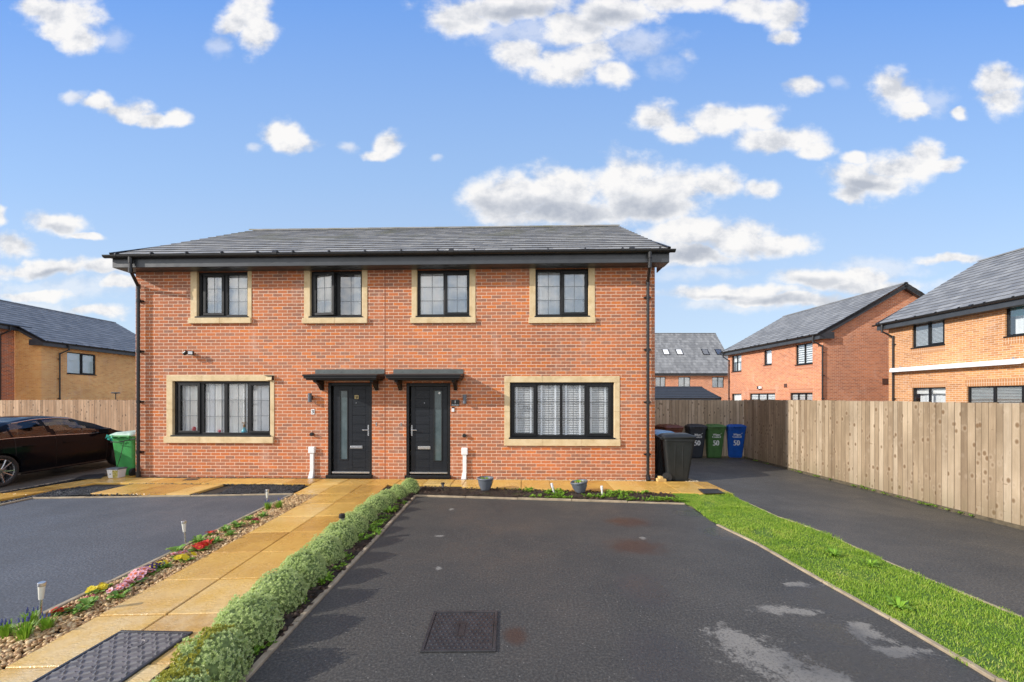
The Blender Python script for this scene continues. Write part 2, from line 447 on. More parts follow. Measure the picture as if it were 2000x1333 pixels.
def asphalt_mat(name, base=0.034, patches=None, tint=(1.05, 0.99, 0.86)):
    """patches: list of (x, y, rx, ry, kind) in world metres; kind dry / rust / wet"""
    m, nt, b = mk(name)
    pos = nt.nodes.new('ShaderNodeNewGeometry').outputs['Position']
    g1 = noise(nt, pos, 230, 3, 0.75); g2 = noise(nt, pos, 52, 4, 0.75); big = noise(nt, pos, 0.8, 5, 0.6)
    mid = noise(nt, pos, 5.0, 6, 0.7)
    c = ramp(nt, g1*0.4+g2*0.6, [(0.34, (base*0.25,)*3), (0.50, (base*tint[0], base*tint[1], base*tint[2])), (0.62, (base*2.4*tint[0], base*2.4*tint[1], base*2.4*tint[2])), (0.74, (base*6, base*5.9, base*5.6))])
    c = mixc(nt, 1.0, c, ramp(nt, big, [(0.3, (0.72,0.73,0.76)), (0.7, (1.25,1.22,1.18))]), 'MULTIPLY')
    # scattered pale grit
    vo = nd(nt, 'ShaderNodeTexVoronoi', None, Vector=pos, Scale=14.0, Randomness=1.0)
    sp = 1.0 - E(nt, vo.outputs['Distance']).step(0.05, 0.09)
    c = mixc(nt, sp*0.7, c, (0.30,0.28,0.25))
    damp = big.step(0.42, 0.62)
    rough = (mid-0.5)*0.25 + 0.66 - damp*0.14
    acc = {}
    for (x, y, rx, ry, kind) in (patches or []):
        v = nd(nt, 'ShaderNodeVectorMath', {'operation': 'MULTIPLY_ADD'}, _0=pos, _1=(1/rx, 1/ry, 0), _2=(-x/rx, -y/ry, 0))
        l = nd(nt, 'ShaderNodeVectorMath', {'operation': 'LENGTH'}, _0=v.outputs[0])
        d = 1.0 - E(nt, l.outputs['Value'])
        acc[kind] = d if kind not in acc else acc[kind].max(d)
    rag = noise(nt, pos, 7.0, 9, 0.72)
    if 'dry_or_glare' in acc:
        k = (acc['dry_or_glare'] + (rag-0.5)*3.4 + (g2-0.5)*0.8).step(0.12, 0.62)
        speck = g2.step(0.36, 0.5)
        c = mixc(nt, k*(speck*0.55+0.45), c, (0.235,0.22,0.195)); rough = rough + k*0.25
    if 'rust' in acc:
        k = (acc['rust'] + (mid-0.5)*1.1).step(0.05, 0.75)
        c = mixc(nt, k*0.8, c, (0.062,0.030,0.017))
        rough = rough - k*0.12
    if 'wet' in acc:
        k = (acc['wet'] + (mid-0.5)*0.7).step(0.05, 0.6)
        rough = rough - k*0.36
        c = mixc(nt, k*0.4, c, (0.05,0.055,0.062))
    setc(nt, b, c); sets(nt, b, 'Roughness', rough.max(0.18))
    b.inputs['Specular IOR Level'].default_value = 0.55
    bump(nt, b, g1*0.7 + g2*0.9, 0.8, 0.009)
    return m

def slab_mat():
    m, nt, b = mk('buff riven paving slab')
    pos = nt.nodes.new('ShaderNodeNewGeometry').outputs['Position']
    geo = nt.nodes.new('ShaderNodeNewGeometry'); rnd = E(nt, geo.outputs['Random Per Island'])
    n1 = noise(nt, pos, 1.3, 6, 0.65); n2 = noise(nt, pos, 14, 5, 0.65); n3 = noise(nt, mapv(nt, pos, (1, 3.2, 1)), 16, 3, 0.5, dist=1.2)
    c = ramp(nt, n1*0.5 + n2*0.2 + rnd*0.3, [(0.28, (0.40,0.20,0.04)), (0.42, (0.57,0.32,0.065)), (0.58, (0.67,0.41,0.10)), (0.76, (0.73,0.51,0.20))])
    dk = noise(nt, pos, 2.3, 7, 0.7).step(0.58, 0.72)
    c = mixc(nt, dk*0.45, c, (0.20,0.10,0.022))
    c = mixc(nt, noise(nt, pos, 120, 3, 0.7).step(0.55, 0.75)*0.30, c, (0.30,0.16,0.05))
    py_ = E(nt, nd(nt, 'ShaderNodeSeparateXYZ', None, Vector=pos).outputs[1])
    dry_or_glare = (1.0 - py_.step(2.4, 5.0))*noise(nt, pos, 3.0, 6, 0.7).step(0.3, 0.65)  # whitish sun glitter towards the street put into the slab colour
    c = mixc(nt, dry_or_glare*0.55, c, (0.72,0.60,0.40))
    setc(nt, b, c)
    wet = noise(nt, pos, 0.9, 4, 0.6).step(0.34, 0.55)
    sets(nt, b, 'Roughness', 0.58 - wet*0.38 + (n2-0.5)*0.2)
    bump(nt, b, n3*0.9 + n2*0.5, 0.55, 0.014); return m
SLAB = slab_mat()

def island_mat(name, stops, rough=0.6, pscale=3.0, spec=0.4, trans=0.0):
    m, nt, b = mk(name)
    geo = nt.nodes.new('ShaderNodeNewGeometry'); rnd = E(nt, geo.outputs['Random Per Island'])
    n1 = noise(nt, geo.outputs['Position'], pscale, 5, 0.65)
    c = ramp(nt, rnd*(0.6 if pscale > 2.5 else 0.45) + n1*(0.55 if pscale > 2.5 else 0.95) - (0.08 if pscale > 2.5 else 0.22), stops)
    setc(nt, b, c); b.inputs['Roughness'].default_value = rough; b.inputs['Specular IOR Level'].default_value = spec
    if trans:
        t = nd(nt, 'ShaderNodeBsdfTranslucent', None, Color=c)
        mx = nd(nt, 'ShaderNodeMixShader', None, _0=trans, _1=b.outputs[0], _2=t.outputs[0])
        nt.links.new(mx.outputs[0], nt.nodes['Material Output'].inputs[0])
    return m
PEBBLE = island_mat('brown river pebble', [(0.1,(0.20,0.10,0.045)),(0.35,(0.42,0.24,0.10)),(0.6,(0.54,0.36,0.165)),(0.8,(0.62,0.46,0.25)),(0.95,(0.70,0.60,0.42))], 0.5)
PEBBLEB = island_mat('beige gravel', [(0.1,(0.30,0.22,0.12)),(0.5,(0.5,0.4,0.26)),(0.9,(0.66,0.58,0.44))], 0.7)
SLATE = island_mat('black slate chipping', [(0.1,(0.010,0.011,0.013)),(0.55,(0.03,0.032,0.036)),(0.85,(0.075,0.08,0.088)),(0.95,(0.20,0.21,0.22))], 0.38)
BARK = island_mat('bark chip', [(0.1,(0.022,0.013,0.009)),(0.5,(0.05,0.03,0.02)),(0.8,(0.10,0.06,0.038)),(0.97,(0.24,0.15,0.10))], 0.8)
GRASS = island_mat('lawn grass', [(0.08,(0.09,0.19,0.02)),(0.34,(0.21,0.37,0.03)),(0.56,(0.33,0.48,0.05)),(0.74,(0.47,0.54,0.10)),(0.9,(0.60,0.52,0.25))], 0.55, trans=0.35, pscale=2.2)
HEBE = island_mat('sage green hebe leaf', [(0.1,(0.30,0.40,0.13)),(0.4,(0.50,0.61,0.24)),(0.7,(0.66,0.75,0.36)),(0.95,(0.80,0.84,0.50))], 0.6, trans=0.35, spec=.25)
HEBEY = island_mat('yellowing hebe leaf', [(0.1,(0.20,0.22,0.03)),(0.5,(0.38,0.38,0.05)),(0.95,(0.55,0.5,0.09))], 0.5, trans=0.2)
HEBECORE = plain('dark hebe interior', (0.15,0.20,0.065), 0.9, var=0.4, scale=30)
LEAF = island_mat('primrose leaf', [(0.1,(0.10,0.22,0.03)),(0.5,(0.20,0.36,0.05)),(0.95,(0.38,0.52,0.12))], 0.45, trans=0.25)
WEED = island_mat('weed leaf', [(0.1,(0.11,0.24,0.015)),(0.5,(0.22,0.40,0.03)),(0.95,(0.36,0.55,0.07))], 0.5, trans=0.25)
def petal(name, c): return island_mat(name, [(0.1, tuple(x*0.75 for x in c)), (0.9, c)], 0.5, trans=0.2)
PINK = petal('pink petal', (0.82,0.42,0.46)); REDP = petal('red petal', (0.70,0.03,0.02)); YEL = petal('yellow petal', (0.80,0.62,0.02))
MAG = petal('magenta petal', (0.62,0.04,0.16)); PURP = petal('purple petal', (0.05,0.02,0.13)); ORA = petal('orange flower eye', (0.75,0.16,0.02)); BLUEF = petal('blue floret', (0.10,0.12,0.30))

def soil_mat():
    m, nt, b = mk('dark garden soil')
    pos = nt.nodes.new('ShaderNodeNewGeometry').outputs['Position']
    n1 = noise(nt, pos, 60, 5, 0.7); n2 = noise(nt, pos, 4, 5, 0.6)
    c = ramp(nt, n1, [(0.3,(0.015,0.010,0.007)),(0.6,(0.05,0.033,0.022)),(0.8,(0.11,0.075,0.05))])
    c = mixc(nt, n2.step(0.52,0.68)*0.6, c, (0.075,0.085,0.015))
    setc(nt, b, c); b.inputs['Roughness'].default_value = 0.9
    bump(nt, b, n1, 0.8, 0.02); return m
SOIL = soil_mat()
def turf_mat():
    m, nt, b = mk('turf')
    pos = nt.nodes.new('ShaderNodeNewGeometry').outputs['Position']
    n1 = noise(nt, pos, 40, 5, 0.7); n2 = noise(nt, pos, 0.7, 5, 0.6)
    c = ramp(nt, n1*0.6+n2*0.4, [(0.3,(0.035,0.075,0.010)),(0.55,(0.085,0.17,0.018)),(0.75,(0.16,0.24,0.04))])
    setc(nt, b, c); b.inputs['Roughness'].default_value = 0.9
    bump(nt, b, n1, 0.8, 0.03); return m
TURF = turf_mat()
CARPAINT = plain('black car paint', (0.005,0.005,0.007), 0.12, 0.0, var=0.1, scale=2, spec=0.10)
# ------------------------------------------------------------------ camera, sun, sky
cam = bpy.data.cameras.new('camera'); cam.lens = 36.0*F/2000.0; cam.sensor_width = 36.0
cam.shift_y = (HZ - 666.5)/2000.0; cam.clip_start = 0.05; cam.clip_end = 5000
co = bpy.data.objects.new('camera', cam); link(co)
co.location = (0, 0, H); co.rotation_euler = (R(90), 0, TH)
scene.camera = co

SUN_E, SUN_AZ = 24.0, 22.0      # elevation; angle between the light's ground direction and +X
ld = Vector((math.cos(R(SUN_E))*math.cos(R(SUN_AZ)), math.cos(R(SUN_E))*math.sin(R(SUN_AZ)), -math.sin(R(SUN_E))))
sun = bpy.data.lights.new('sun', 'SUN'); sun.energy = 5.0; sun.angle = R(0.5); sun.color = (1.0, 0.945, 0.86)
so = bpy.data.objects.new('sun', sun); link(so)
so.rotation_euler = ld.to_track_quat('-Z', 'Y').to_euler(); so.location = (-20, -10, 20)

world = bpy.data.worlds.new('World'); scene.world = world; world.use_nodes = True
nt = world.node_tree; nt.nodes.clear()
out = nt.nodes.new('ShaderNodeOutputWorld'); bg = nt.nodes.new('ShaderNodeBackground')
nt.links.new(bg.outputs[0], out.inputs[0]); bg.inputs['Strength'].default_value = 0.15
sky = nt.nodes.new('ShaderNodeTexSky'); sky.sky_type = 'NISHITA'; sky.sun_disc = False
sky.sun_elevation = R(SUN_E); sky.sun_rotation = math.atan2(-ld.x, -ld.y)
sky.air_density = 1.0; sky.dust_density = 0.6; sky.ozone_density = 2.0; sky.altitude = 50
tcg = nt.nodes.new('ShaderNodeTexCoord').outputs['Generated']
def dotc(v):
    return E(nt, nd(nt, 'ShaderNodeVectorMath', {'operation': 'DOT_PRODUCT'}, _0=tcg, _1=tuple(v)).outputs['Value'])
de = dotc(CF).abs().max(0.12)
U = dotc(CR)/de; Vv = dotc(UP)/de
P = nd(nt, 'ShaderNodeCombineXYZ', None, X=U, Y=Vv, Z=0.0).outputs[0]
n_ = nd(nt, 'ShaderNodeTexNoise', {'noise_dimensions': '2D'}, Vector=mapv(nt, P, (4.2, 6.0, 1)), Scale=1.0, Detail=4.0, Roughness=0.55)
wp = nd(nt, 'ShaderNodeVectorMath', {'operation': 'MULTIPLY_ADD'}, _0=n_.outputs['Color'], _1=(0.11, 0.085, 0), _2=P).outputs[0]
wp = nd(nt, 'ShaderNodeVectorMath', {'operation': 'ADD'}, _0=wp, _1=(-0.055, -0.0425, 0)).outputs[0]
def fbm(vec): return noise(nt, mapv(nt, vec, (8.5, 11.5, 1)), 1.0, 9, 0.60, '2D')
CL = [ # cx, cy, rx, ry in photo pixels : each is a fixed direction of the sky
 (130,30,95,40),(165,65,60,38),(110,60,40,25),(70,25,45,25),
 (480,25,58,45),(495,70,45,45),(450,45,35,35),
 (900,40,75,42),(1000,15,160,34),(1130,55,90,45),(1210,25,90,35),(1330,2,130,26),(1470,15,75,28),(1535,28,48,34),(1150,105,70,40),
 (1020,105,45,38),(1100,130,95,42),(1190,150,50,26),(1530,65,28,18),
 (1575,170,36,26),(1755,180,50,45),(1780,215,40,22),(1950,165,50,40),(1960,200,50,36),(1875,228,22,14),(1985,2,25,12),
 (205,203,35,18),(255,215,50,22),(300,228,45,16),(350,226,34,20),
 (550,265,42,32),(575,287,48,20),(760,280,36,30),(740,302,42,14),
 (1275,228,52,34),(1320,258,60,26),(1410,238,85,34),(1480,228,60,30),(1530,275,85,32),(1585,296,45,22),
 (1005,378,100,52),(1100,362,95,50),(1210,355,110,58),(1300,368,110,50),(1400,362,70,34),(1100,415,160,42),(1260,405,130,42),(1500,368,34,24),
 (1700,360,90,38),(1760,325,80,42),(1800,300,40,34),(1670,310,30,20),(1830,330,45,16),(1660,382,50,18),
 (1330,455,85,30),(1420,460,110,36),(1500,475,90,28),(1340,495,120,24),
 (1600,545,110,26),(1690,535,70,22),(1450,575,170,20),(1560,590,160,18),(1850,508,95,13),(1720,560,100,24),
 (120,438,55,26),(175,462,35,10),(35,485,42,24),(5,430,24,18),(90,525,110,20),(200,530,70,16),(40,520,60,14),(230,560,60,14),(60,575,80,14),(180,610,70,14)]
CLW = [(670,290,34,24,0.6),(868,318,20,12,0.5),(490,288,30,16,0.5),(150,198,34,18,0.75),(1335,115,38,28,0.55),(430,90,40,30,0.4),(230,80,40,40,0.35),(1650,160,30,20,0.35),(1300,130,60,40,0.3),(1810,200,60,50,0.4),(1050,60,160,60,0.5),(1250,90,120,50,0.5),(1440,600,230,22,0.55),(1700,520,200,30,0.5),(120,560,220,40,0.5),(1400,530,150,24,0.45),(1900,560,150,24,0.5),(60,600,120,30,0.5)]
GREY = [(1180,412,260,42),(1010,400,120,30),(1020,28,150,26),(1200,40,90,24),(1400,492,150,18),(1610,556,110,20),(1690,372,90,18),(1450,590,200,14),(130,450,50,14),(90,535,120,12),(870,60,60,18),(1300,300,70,16)]
def blobs(lst, vec):
    acc = None
    for (cx, cy, rx, ry) in lst:
        u, v = (cx-1000)/F, (HZ-cy)/F; a, b2 = F/rx, F/ry
        q = nd(nt, 'ShaderNodeVectorMath', {'operation': 'MULTIPLY_ADD'}, _0=vec, _1=(a, b2, 0), _2=(-u*a, -v*b2, 0))
        l = E(nt, nd(nt, 'ShaderNodeVectorMath', {'operation': 'LENGTH'}, _0=q.outputs[0]).outputs['Value'])
        acc = l if acc is None else acc.min(l)
    return 1.0 - acc
f0 = fbm(P); sunoff = nd(nt, 'ShaderNodeVectorMath', {'operation': 'ADD'}, _0=P, _1=(-0.018, 0.030, 0)).outputs[0]
f1 = fbm(sunoff)
fine = noise(nt, mapv(nt, P, (34, 42, 1)), 1.0, 6, 0.6, '2D')
field = blobs(CL, wp)
dens = field*1.35 + (f0 - 0.5)*1.75 + (fine-0.5)*0.35 + 0.05
mask = dens.step(-0.22, 0.72).pow(1.15)
for (cx, cy, rx, ry, wgt) in CLW:
    bl = blobs([(cx, cy, rx, ry)], wp)
    mask = mask.max((bl + (f0-0.5)*1.8).step(0.0, 0.9)*wgt)
behind = (dotc(CF)*-1.0).step(-0.05, 0.45); over = dotc(UP).step(0.72, 0.92)
fill_bank = ((f0-0.5)*1.6 + (fine-0.5)*0.4 + 0.62).step(0.25, 0.85)  # bright cloud cover behind and overhead, unseen, added for fill light
rear_fill = fill_bank*behind.max(over*0.6)
grey = (blobs(GREY, wp) + (f0-0.5)*0.9).step(-0.15, 0.75)
lit = ((f0 - f1)*2.8 + 0.60 + (fine-0.5)*0.35).max(0.0).min(1.0)
core = dens.step(0.2, 1.1)*(1.0 - behind)
tone = (lit*0.5 + 0.60 - grey*0.50*core).max(0.30).min(1.0)
cc = ramp(nt, tone, [(0.25, (3.0,3.25,3.75)), (0.6, (4.4,4.55,4.85)), (0.85, (5.9,5.9,5.95)), (1.0, (6.6,6.5,6.35))])
haze = (1.0 - Vv.max(0.0).step(0.0, 0.66))
skyc = mixc(nt, 1.0, sky.outputs[0], (2.2, 2.42, 2.72), 'MULTIPLY')
grad = ramp(nt, Vv.max(0.0)/1.6, [(0.0, (3.95,4.65,5.25)), (0.155, (3.35,4.3,5.5)), (0.33, (2.35,3.65,5.75)), (0.61, (1.15,2.5,5.65)), (1.0, (0.6,1.8,4.8))])
skyc = mixc(nt, 0.90, skyc, grad)
skyc = mixc(nt, mask*0.96, skyc, cc)
skyc = mixc(nt, rear_fill, skyc, (10.5, 10.3, 10.0))
nt.links.new(skyc, bg.inputs['Color'])

scene.view_settings.view_transform = 'Standard'; scene.view_settings.look = 'None'; scene.view_settings.exposure = 0
scene.cycles.max_bounces = 8; scene.cycles.transparent_max_bounces = 16
scene.cycles.use_denoising = True; scene.cycles.denoising_prefilter = 'NONE'; scene.cycles.denoising_input_passes = 'RGB_ALBEDO'
scene.cycles.sample_clamp_indirect = 6.0

# ------------------------------------------------------------------ ground sheets
def sheet(name, pts, z, m, label):
    b = MB(); b.poly([(p[0], p[1], z) for p in pts])
    o = b.build(name, m, off=(0, 0, 0))
    if o.data.polygons[0].normal.z < 0: o.data.flip_normals()
    return tag(o, label, kind='structure')

sheet('ground', [(-900,-900),(900,-900),(900,900),(-900,900)], -0.03, CONC, 'wide flat ground around the houses')

sheet('road', [W(-60,-2.4)[:2], W(60,-2.4)[:2], W(60,-9)[:2], W(-60,-9)[:2]], -0.012, asphalt_mat('road tarmac', 0.06), 'grey tarmac road in front of the driveways')
sheet('pavement', [W(-60,-9.1)[:2], W(60,-9.1)[:2], W(60,-70)[:2], W(-60,-70)[:2]], -0.008, CONC, 'pale pavement across the road')  # unseen paving, widened as a pale reflector for the lower windows
def gw(px, py): p = G(px, py); return (p[0], p[1])
# main drive in front of the right hand door
A = gw(813.6, 970.5); B = gw(1338, 986.2); C = gw(1352, 993); 
Lk1 = gw(480, 1333); K = [gw(1401,1026), gw(1482,1064.5), gw(1608,1138), gw(1741,1211), gw(1874,1288), gw(1947.5,1333)]
Lfar = far(A, Lk1, 1.9); Rfar = far(K[1], K[5], 4.2)
def pt(px, py, rx, ry, kind): p = G(px, py); return (p[0], p[1], rx, ry, kind)
ASPH = asphalt_mat('damp tarmac', 0.056, [
    pt(1440,1250,0.30,0.24,'dry_or_glare'), pt(1500,1290,0.34,0.22,'dry_or_glare'), pt(1580,1322,0.34,0.18,'dry_or_glare'), pt(1690,1235,0.18,0.20,'dry_or_glare'), pt(1765,1272,0.26,0.11,'dry_or_glare'),
    pt(1520,1190,0.26,0.10,'dry_or_glare'), pt(1565,1195,0.22,0.09,'dry_or_glare'), pt(1560,1142,0.25,0.07,'dry_or_glare'), pt(882,995,0.06,0.09,'dry_or_glare'), pt(857,1047,0.07,0.04,'dry_or_glare'), pt(858,1110,0.05,0.06,'dry_or_glare'), pt(1255,1052,0.06,0.07,'dry_or_glare'),
    pt(1228,1020,0.50,0.34,'rust'), pt(1240,1068,0.50,0.40,'rust'), pt(1008,1240,0.14,0.18,'rust'),
    pt(1350,1003,0.45,0.32,'wet'), pt(1412,1041,0.42,0.36,'wet'), pt(1620,1170,0.5,0.4,'wet'), pt(1700,1300,0.9,0.35,'wet'), pt(1300,1300,0.4,0.6,'wet'), pt(1260,1150,0.35,0.5,'wet'), pt(1640,1240,0.35,0.3,'wet')])
ASPH2 = asphalt_mat('smooth tarmac', 0.062, [])
sheet('driveway', [A, B, C] + K + [Rfar, Lfar], 0.0, ASPH, 'black tarmac driveway in front of the right hand door')

# left drive
LA = gw(63, 975); LB = gw(569, 967); LC = gw(-6, 989); Lq = gw(0, 1241); LK = far(LB, Lq, 2.6)
Lw = far(LA, LC, 14.0)
sheet('driveway', [LC if False else far(LA, LC, 1.0), LA, LB, LK, (LK[0]-6, LK[1]), (far(LA, LC, 9.0)[0], far(LA, LC, 9.0)[1])], 0.0, asphalt_mat('pale tarmac', 0.092, [], (0.93, 1.0, 1.10)), 'pale damp tarmac driveway on the left of the flower bed')
# neighbour's drive under the car
N1 = gw(199.5, 927.5); N2 = gw(0, 963.5); Nf = far(N1, N2, 8.0); Nb = far(N1, N2, -3.0)
sheet('driveway', [N1, N2, Nf, (Nf[0]-6, Nf[1]), (Nb[0]-6, Nb[1]), Nb], 0.0, ASPH2, 'dark tarmac driveway under the parked car')
# right drive along the fence
GRr = [gw(1422,966), gw(1524,1012), gw(1604,1040), gw(1727,1096), gw(1860,1152), gw(1996,1208)]
FA = gw(1459, 897); FB = gw(2000, 1036)
Gend = far(GRr[1], GRr[5], 2.6); Fend = far(FA, FB, 2.4)
bx = FA[0]
sheet('driveway', [(2.98, FA[1]+0.25), (2.98, 9.75), gw(1335, 935), gw(1400,957)] + GRr + [Gend, (Fend[0]+0.05, Fend[1]), (FB[0]+0.05, FB[1]), (FA[0]+0.05, FA[1]+0.25)], 0.0, ASPH2, 'black tarmac side driveway running along the tall fence to the bins')

# ---- slab paving: bed of dark joints + one mesh of slabs
def in_poly(p, poly):
    x, y = p; c = False; n = len(poly)
    for i in range(n):
        x1, y1 = poly[i][:2]; x2, y2 = poly[(i+1) % n][:2]
        if (y1 > y) != (y2 > y) and x < (x2-x1)*(y-y1)/(y2-y1)+x1: c = not c
    return c
slabs = MB()
def slab_quad(a, b, c, d, gap=0.006, z=0.03):
    P4 = [np.array(q[:2], float) for q in (a, b, c, d)]; m = sum(P4)/4
    Q = []
    for p in P4:
        v = m - p; L = np.linalg.norm(v); Q.append(p + v/L*gap*1.5)
    dz = random.uniform(-0.003, 0.003); tilt = [random.uniform(-0.0015, 0.0015) for _ in range(4)]
    top = [(q[0], q[1], z+dz+t) for q, t in zip(Q, tilt)]; bot = [(q[0], q[1], -0.01) for q in Q]
    slabs.raw(top+bot, [(0,1,2,3),(0,4,5,1),(1,5,6,2),(2,6,7,3),(3,7,4,0)])
# long path: two columns from the front row towards the street
pl0, pl1 = np.array(gw(624, 967)), np.array(gw(0, 1309))
pc0, pc1 = np.array(gw(690, 967)), np.array(gw(307, 1240))
pdir = (pl1 - pl0)/np.linalg.norm(pl1 - pl0)
cdir = (pc1 - pc0)/np.linalg.norm(pc1 - pc0)
pdir = (pdir+cdir)/2; pdir /= np.linalg.norm(pdir)
perp = np.array([-pdir[1], pdir[0]])
if perp[0] < 0: perp = -perp
SW = 0.56; SL = 0.745
PROWS = []
Y0 = pl0
rows_py = [949.4, 967.3, 987.7, 1013.4, 1045.2, 1085.8, 1140.4, 1212, 1317]
def row_pt(py):
    zc = F*H/(py-HZ); return zc
zr = [row_pt(p) for p in rows_py]
t0 = [ (Y0 + pdir*((F*H/(967.3-HZ)) - z)) for z in zr ]
last = t0[-1]
for k in range(1, 6): t0.append(last + pdir*0.70*k)
slab_quad(t0[1]-perp*0.50, t0[1], t0[0], t0[0]-perp*0.50)
for i in range(len(t0)-1):
    a, b = t0[i], t0[i+1]
    for k in range(2):
        slab_quad(b+perp*SW*k, b+perp*SW*(k+1), a+perp*SW*(k+1), a+perp*SW*k)
# front rows along the house
ang = math.atan2(gw(1308,965)[1]-gw(821,952)[1], gw(1308,965)[0]-gw(821,952)[0])
def front_row(x0, x1, ya, yb, w, skew=0.0):
    x = x0
    while x < x1-0.05:
        xe = min(x+w, x1)
        slab_quad((x, ya(x)), (xe, ya(xe)), (xe, yb(xe)), (x, yb(x)))
        x = xe
wall_y = D0
bedline = lambda x: gw(821,952)[1] + (x-gw(821,952)[0])*math.tan(ang)
yA = lambda x: t0[0][1] + 0.0*x
front_row(-9.35, -1.30, lambda x: t0[0][1]+0.02, lambda x: wall_y-0.14, 0.60)
front_row(-1.30, 4.0, lambda x: max(bedline(x), t0[0][1]-0.75 if x < -1.0 else 0), lambda x: wall_y-0.14 - max(0, x-0.5)*0.02, 0.62)
# second row patch in front of the left window
ra, rb = gw(175, 967), gw(455, 951)
front_row(gw(180,966)[0], gw(440,951)[0]-0.1, lambda x: gw(175,967.5)[1], lambda x: t0[0][1]-0.06, 0.75)
# strip beside the neighbour's drive
s0, s1 = np.array(gw(215, 931)), np.array(gw(0, 966.5)); e1 = np.array(gw(0, 984))
sd = (s1-s0)/np.linalg.norm(s1-s0); sp = np.array([-sd[1], sd[0]]); 
if sp[0] < 0: sp = -sp
for k in range(-14, 8):
    a = s0 + sd*0.62*k + sp*0.05; b = a + sd*0.62
    slab_quad(b, b+sp*0.62, a+sp*0.62, a)
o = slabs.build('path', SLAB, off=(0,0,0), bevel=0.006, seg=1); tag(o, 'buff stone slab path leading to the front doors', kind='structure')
# joint bed under all paving and gravel
sheet('ground', [(-13.5, 1.0), (-9.0, 0.5), far(LB, Lq, 3.0), t0[-1]-perp*0.7, t0[-1]+perp*1.9, gw(840,955), gw(1320,962), (4.1, 8.6), (4.1, 9.6), (2.9, 9.6), (2.9, D0+0.1), (-9.0, D0+0.1), (-9.0, 20), (-12.5, 20)], -0.012, SOIL, 'dark bed under the slabs and gravel')

# edging strips (structure)
edg = MB()
def strip(p, q, w, z0=-0.02, z1=0.024, off=0.0):
    p = np.array(p[:2]); q = np.array(q[:2]); d = (q-p)/np.linalg.norm(q-p); n = np.array([-d[1], d[0]])
    L = np.linalg.norm(q-p); k = max(1, int(round(L/0.9)))
    for i in range(k):
        a = p + d*(L*i/k+0.004) + n*off + n*random.uniform(-.006,.006); b = p + d*(L*(i+1)/k-0.004) + n*off + n*random.uniform(-.006,.006)
        zz = z1 + random.uniform(-.004, .006)
        V = [(*(a-n*w/2),z0),(*(b-n*w/2),z0),(*(b+n*w/2),z0),(*(a+n*w/2),z0),(*(a-n*w/2),zz),(*(b-n*w/2),zz),(*(b+n*w/2),zz),(*(a+n*w/2),zz)]
        edg.raw(V, [(4,5,6,7),(0,1,5,4),(1,2,6,5),(2,3,7,6),(3,0,4,7)])
strip(gw(811,969.5), far(gw(811,969.5), gw(472,1333), 1.9), 0.05)
strip(gw(811,969), gw(1338,985.2), 0.045)
strip(gw(63,974.5), gw(572,966.5), 0.045); strip(gw(63,974.5), far(gw(63,974.5), gw(0,988), 9), 0.045)
strip(LB, LK, 0.05, off=0.02)
strip(N1, Nf, 0.05); strip(N1, far(N1, N2, -3), 0.05)
for a, b in zip(K[:-1], K[1:]): strip(a, b, 0.045, z1=0.02, off=0.0)
strip(K[5], Rfar, 0.045, z1=0.03)
strip(gw(1335,933), gw(1422,966), 0.05)
for a, b in zip(GRr[:-1], GRr[1:]): strip(a, b, 0.03, z1=0.012)
o = edg.build('kerb', CONC, off=(0,0,0), bevel=0.006, seg=1); tag(o, 'narrow pale kerb edging round the driveways', kind='structure')

# ------------------------------------------------------------------ beds: pebbles, slate, bark
def rock_template(n, flat):
    import bmesh
    out = []
    for k in range(n):
        bm = bmesh.new(); bmesh.ops.create_icosphere(bm, subdivisions=1, radius=1.0)
        V = np.array([v.co[:] for v in bm.verts]); Fc = np.array([[v.index for v in f.verts] for f in bm.faces]); bm.free()
        V = V * RNG.uniform(0.75, 1.2, (len(V), 1)) * np.array([1, RNG.uniform(.6,.9), flat])
        out.append((V, Fc))
    return out
def scatter_rocks(name, polys, n, smin, smax, m, label, flat=0.5, z=0.0, layers=1, z1=0.015):
    T = rock_template(6, flat); VV = []; FF = []; b = 0; cnt = 0
    areas = []
    for poly in polys:
        P = np.array([q[:2] for q in poly]); x, y = P[:,0], P[:,1]
        areas.append(abs(np.dot(x, np.roll(y,1)) - np.dot(y, np.roll(x,1)))/2)
    tot = sum(areas)
    for poly, ar in zip(polys, areas):
        P = np.array([q[:2] for q in poly]); mn, mx = P.min(0), P.max(0); want = int(n*ar/tot); got = 0; tries = 0
        while got < want and tries < want*40:
            tries += 1
            p = mn + RNG.random(2)*(mx-mn)
            if not in_poly(p, poly): continue
            V, Fc = T[int(RNG.integers(6))]
            s = RNG.uniform(smin, smax) ; a = RNG.uniform(0, 6.28); ti = RNG.normal(0, 0.35, 2)
            ca, sa = math.cos(a), math.sin(a)
            Rm = np.array([[ca,-sa,0],[sa,ca,0],[0,0,1]]) @ np.array([[1,0,ti[0]],[0,1,ti[1]],[-ti[0],-ti[1],1]])
            VV.append((V*s) @ Rm.T + np.array([p[0], p[1], z + RNG.uniform(0, z1)])); FF.append(Fc + b); b += len(V); got += 1
    o = np_mesh(name, np.vstack(VV), np.vstack(FF), m)
    return tag(o, label, kind='stuff')

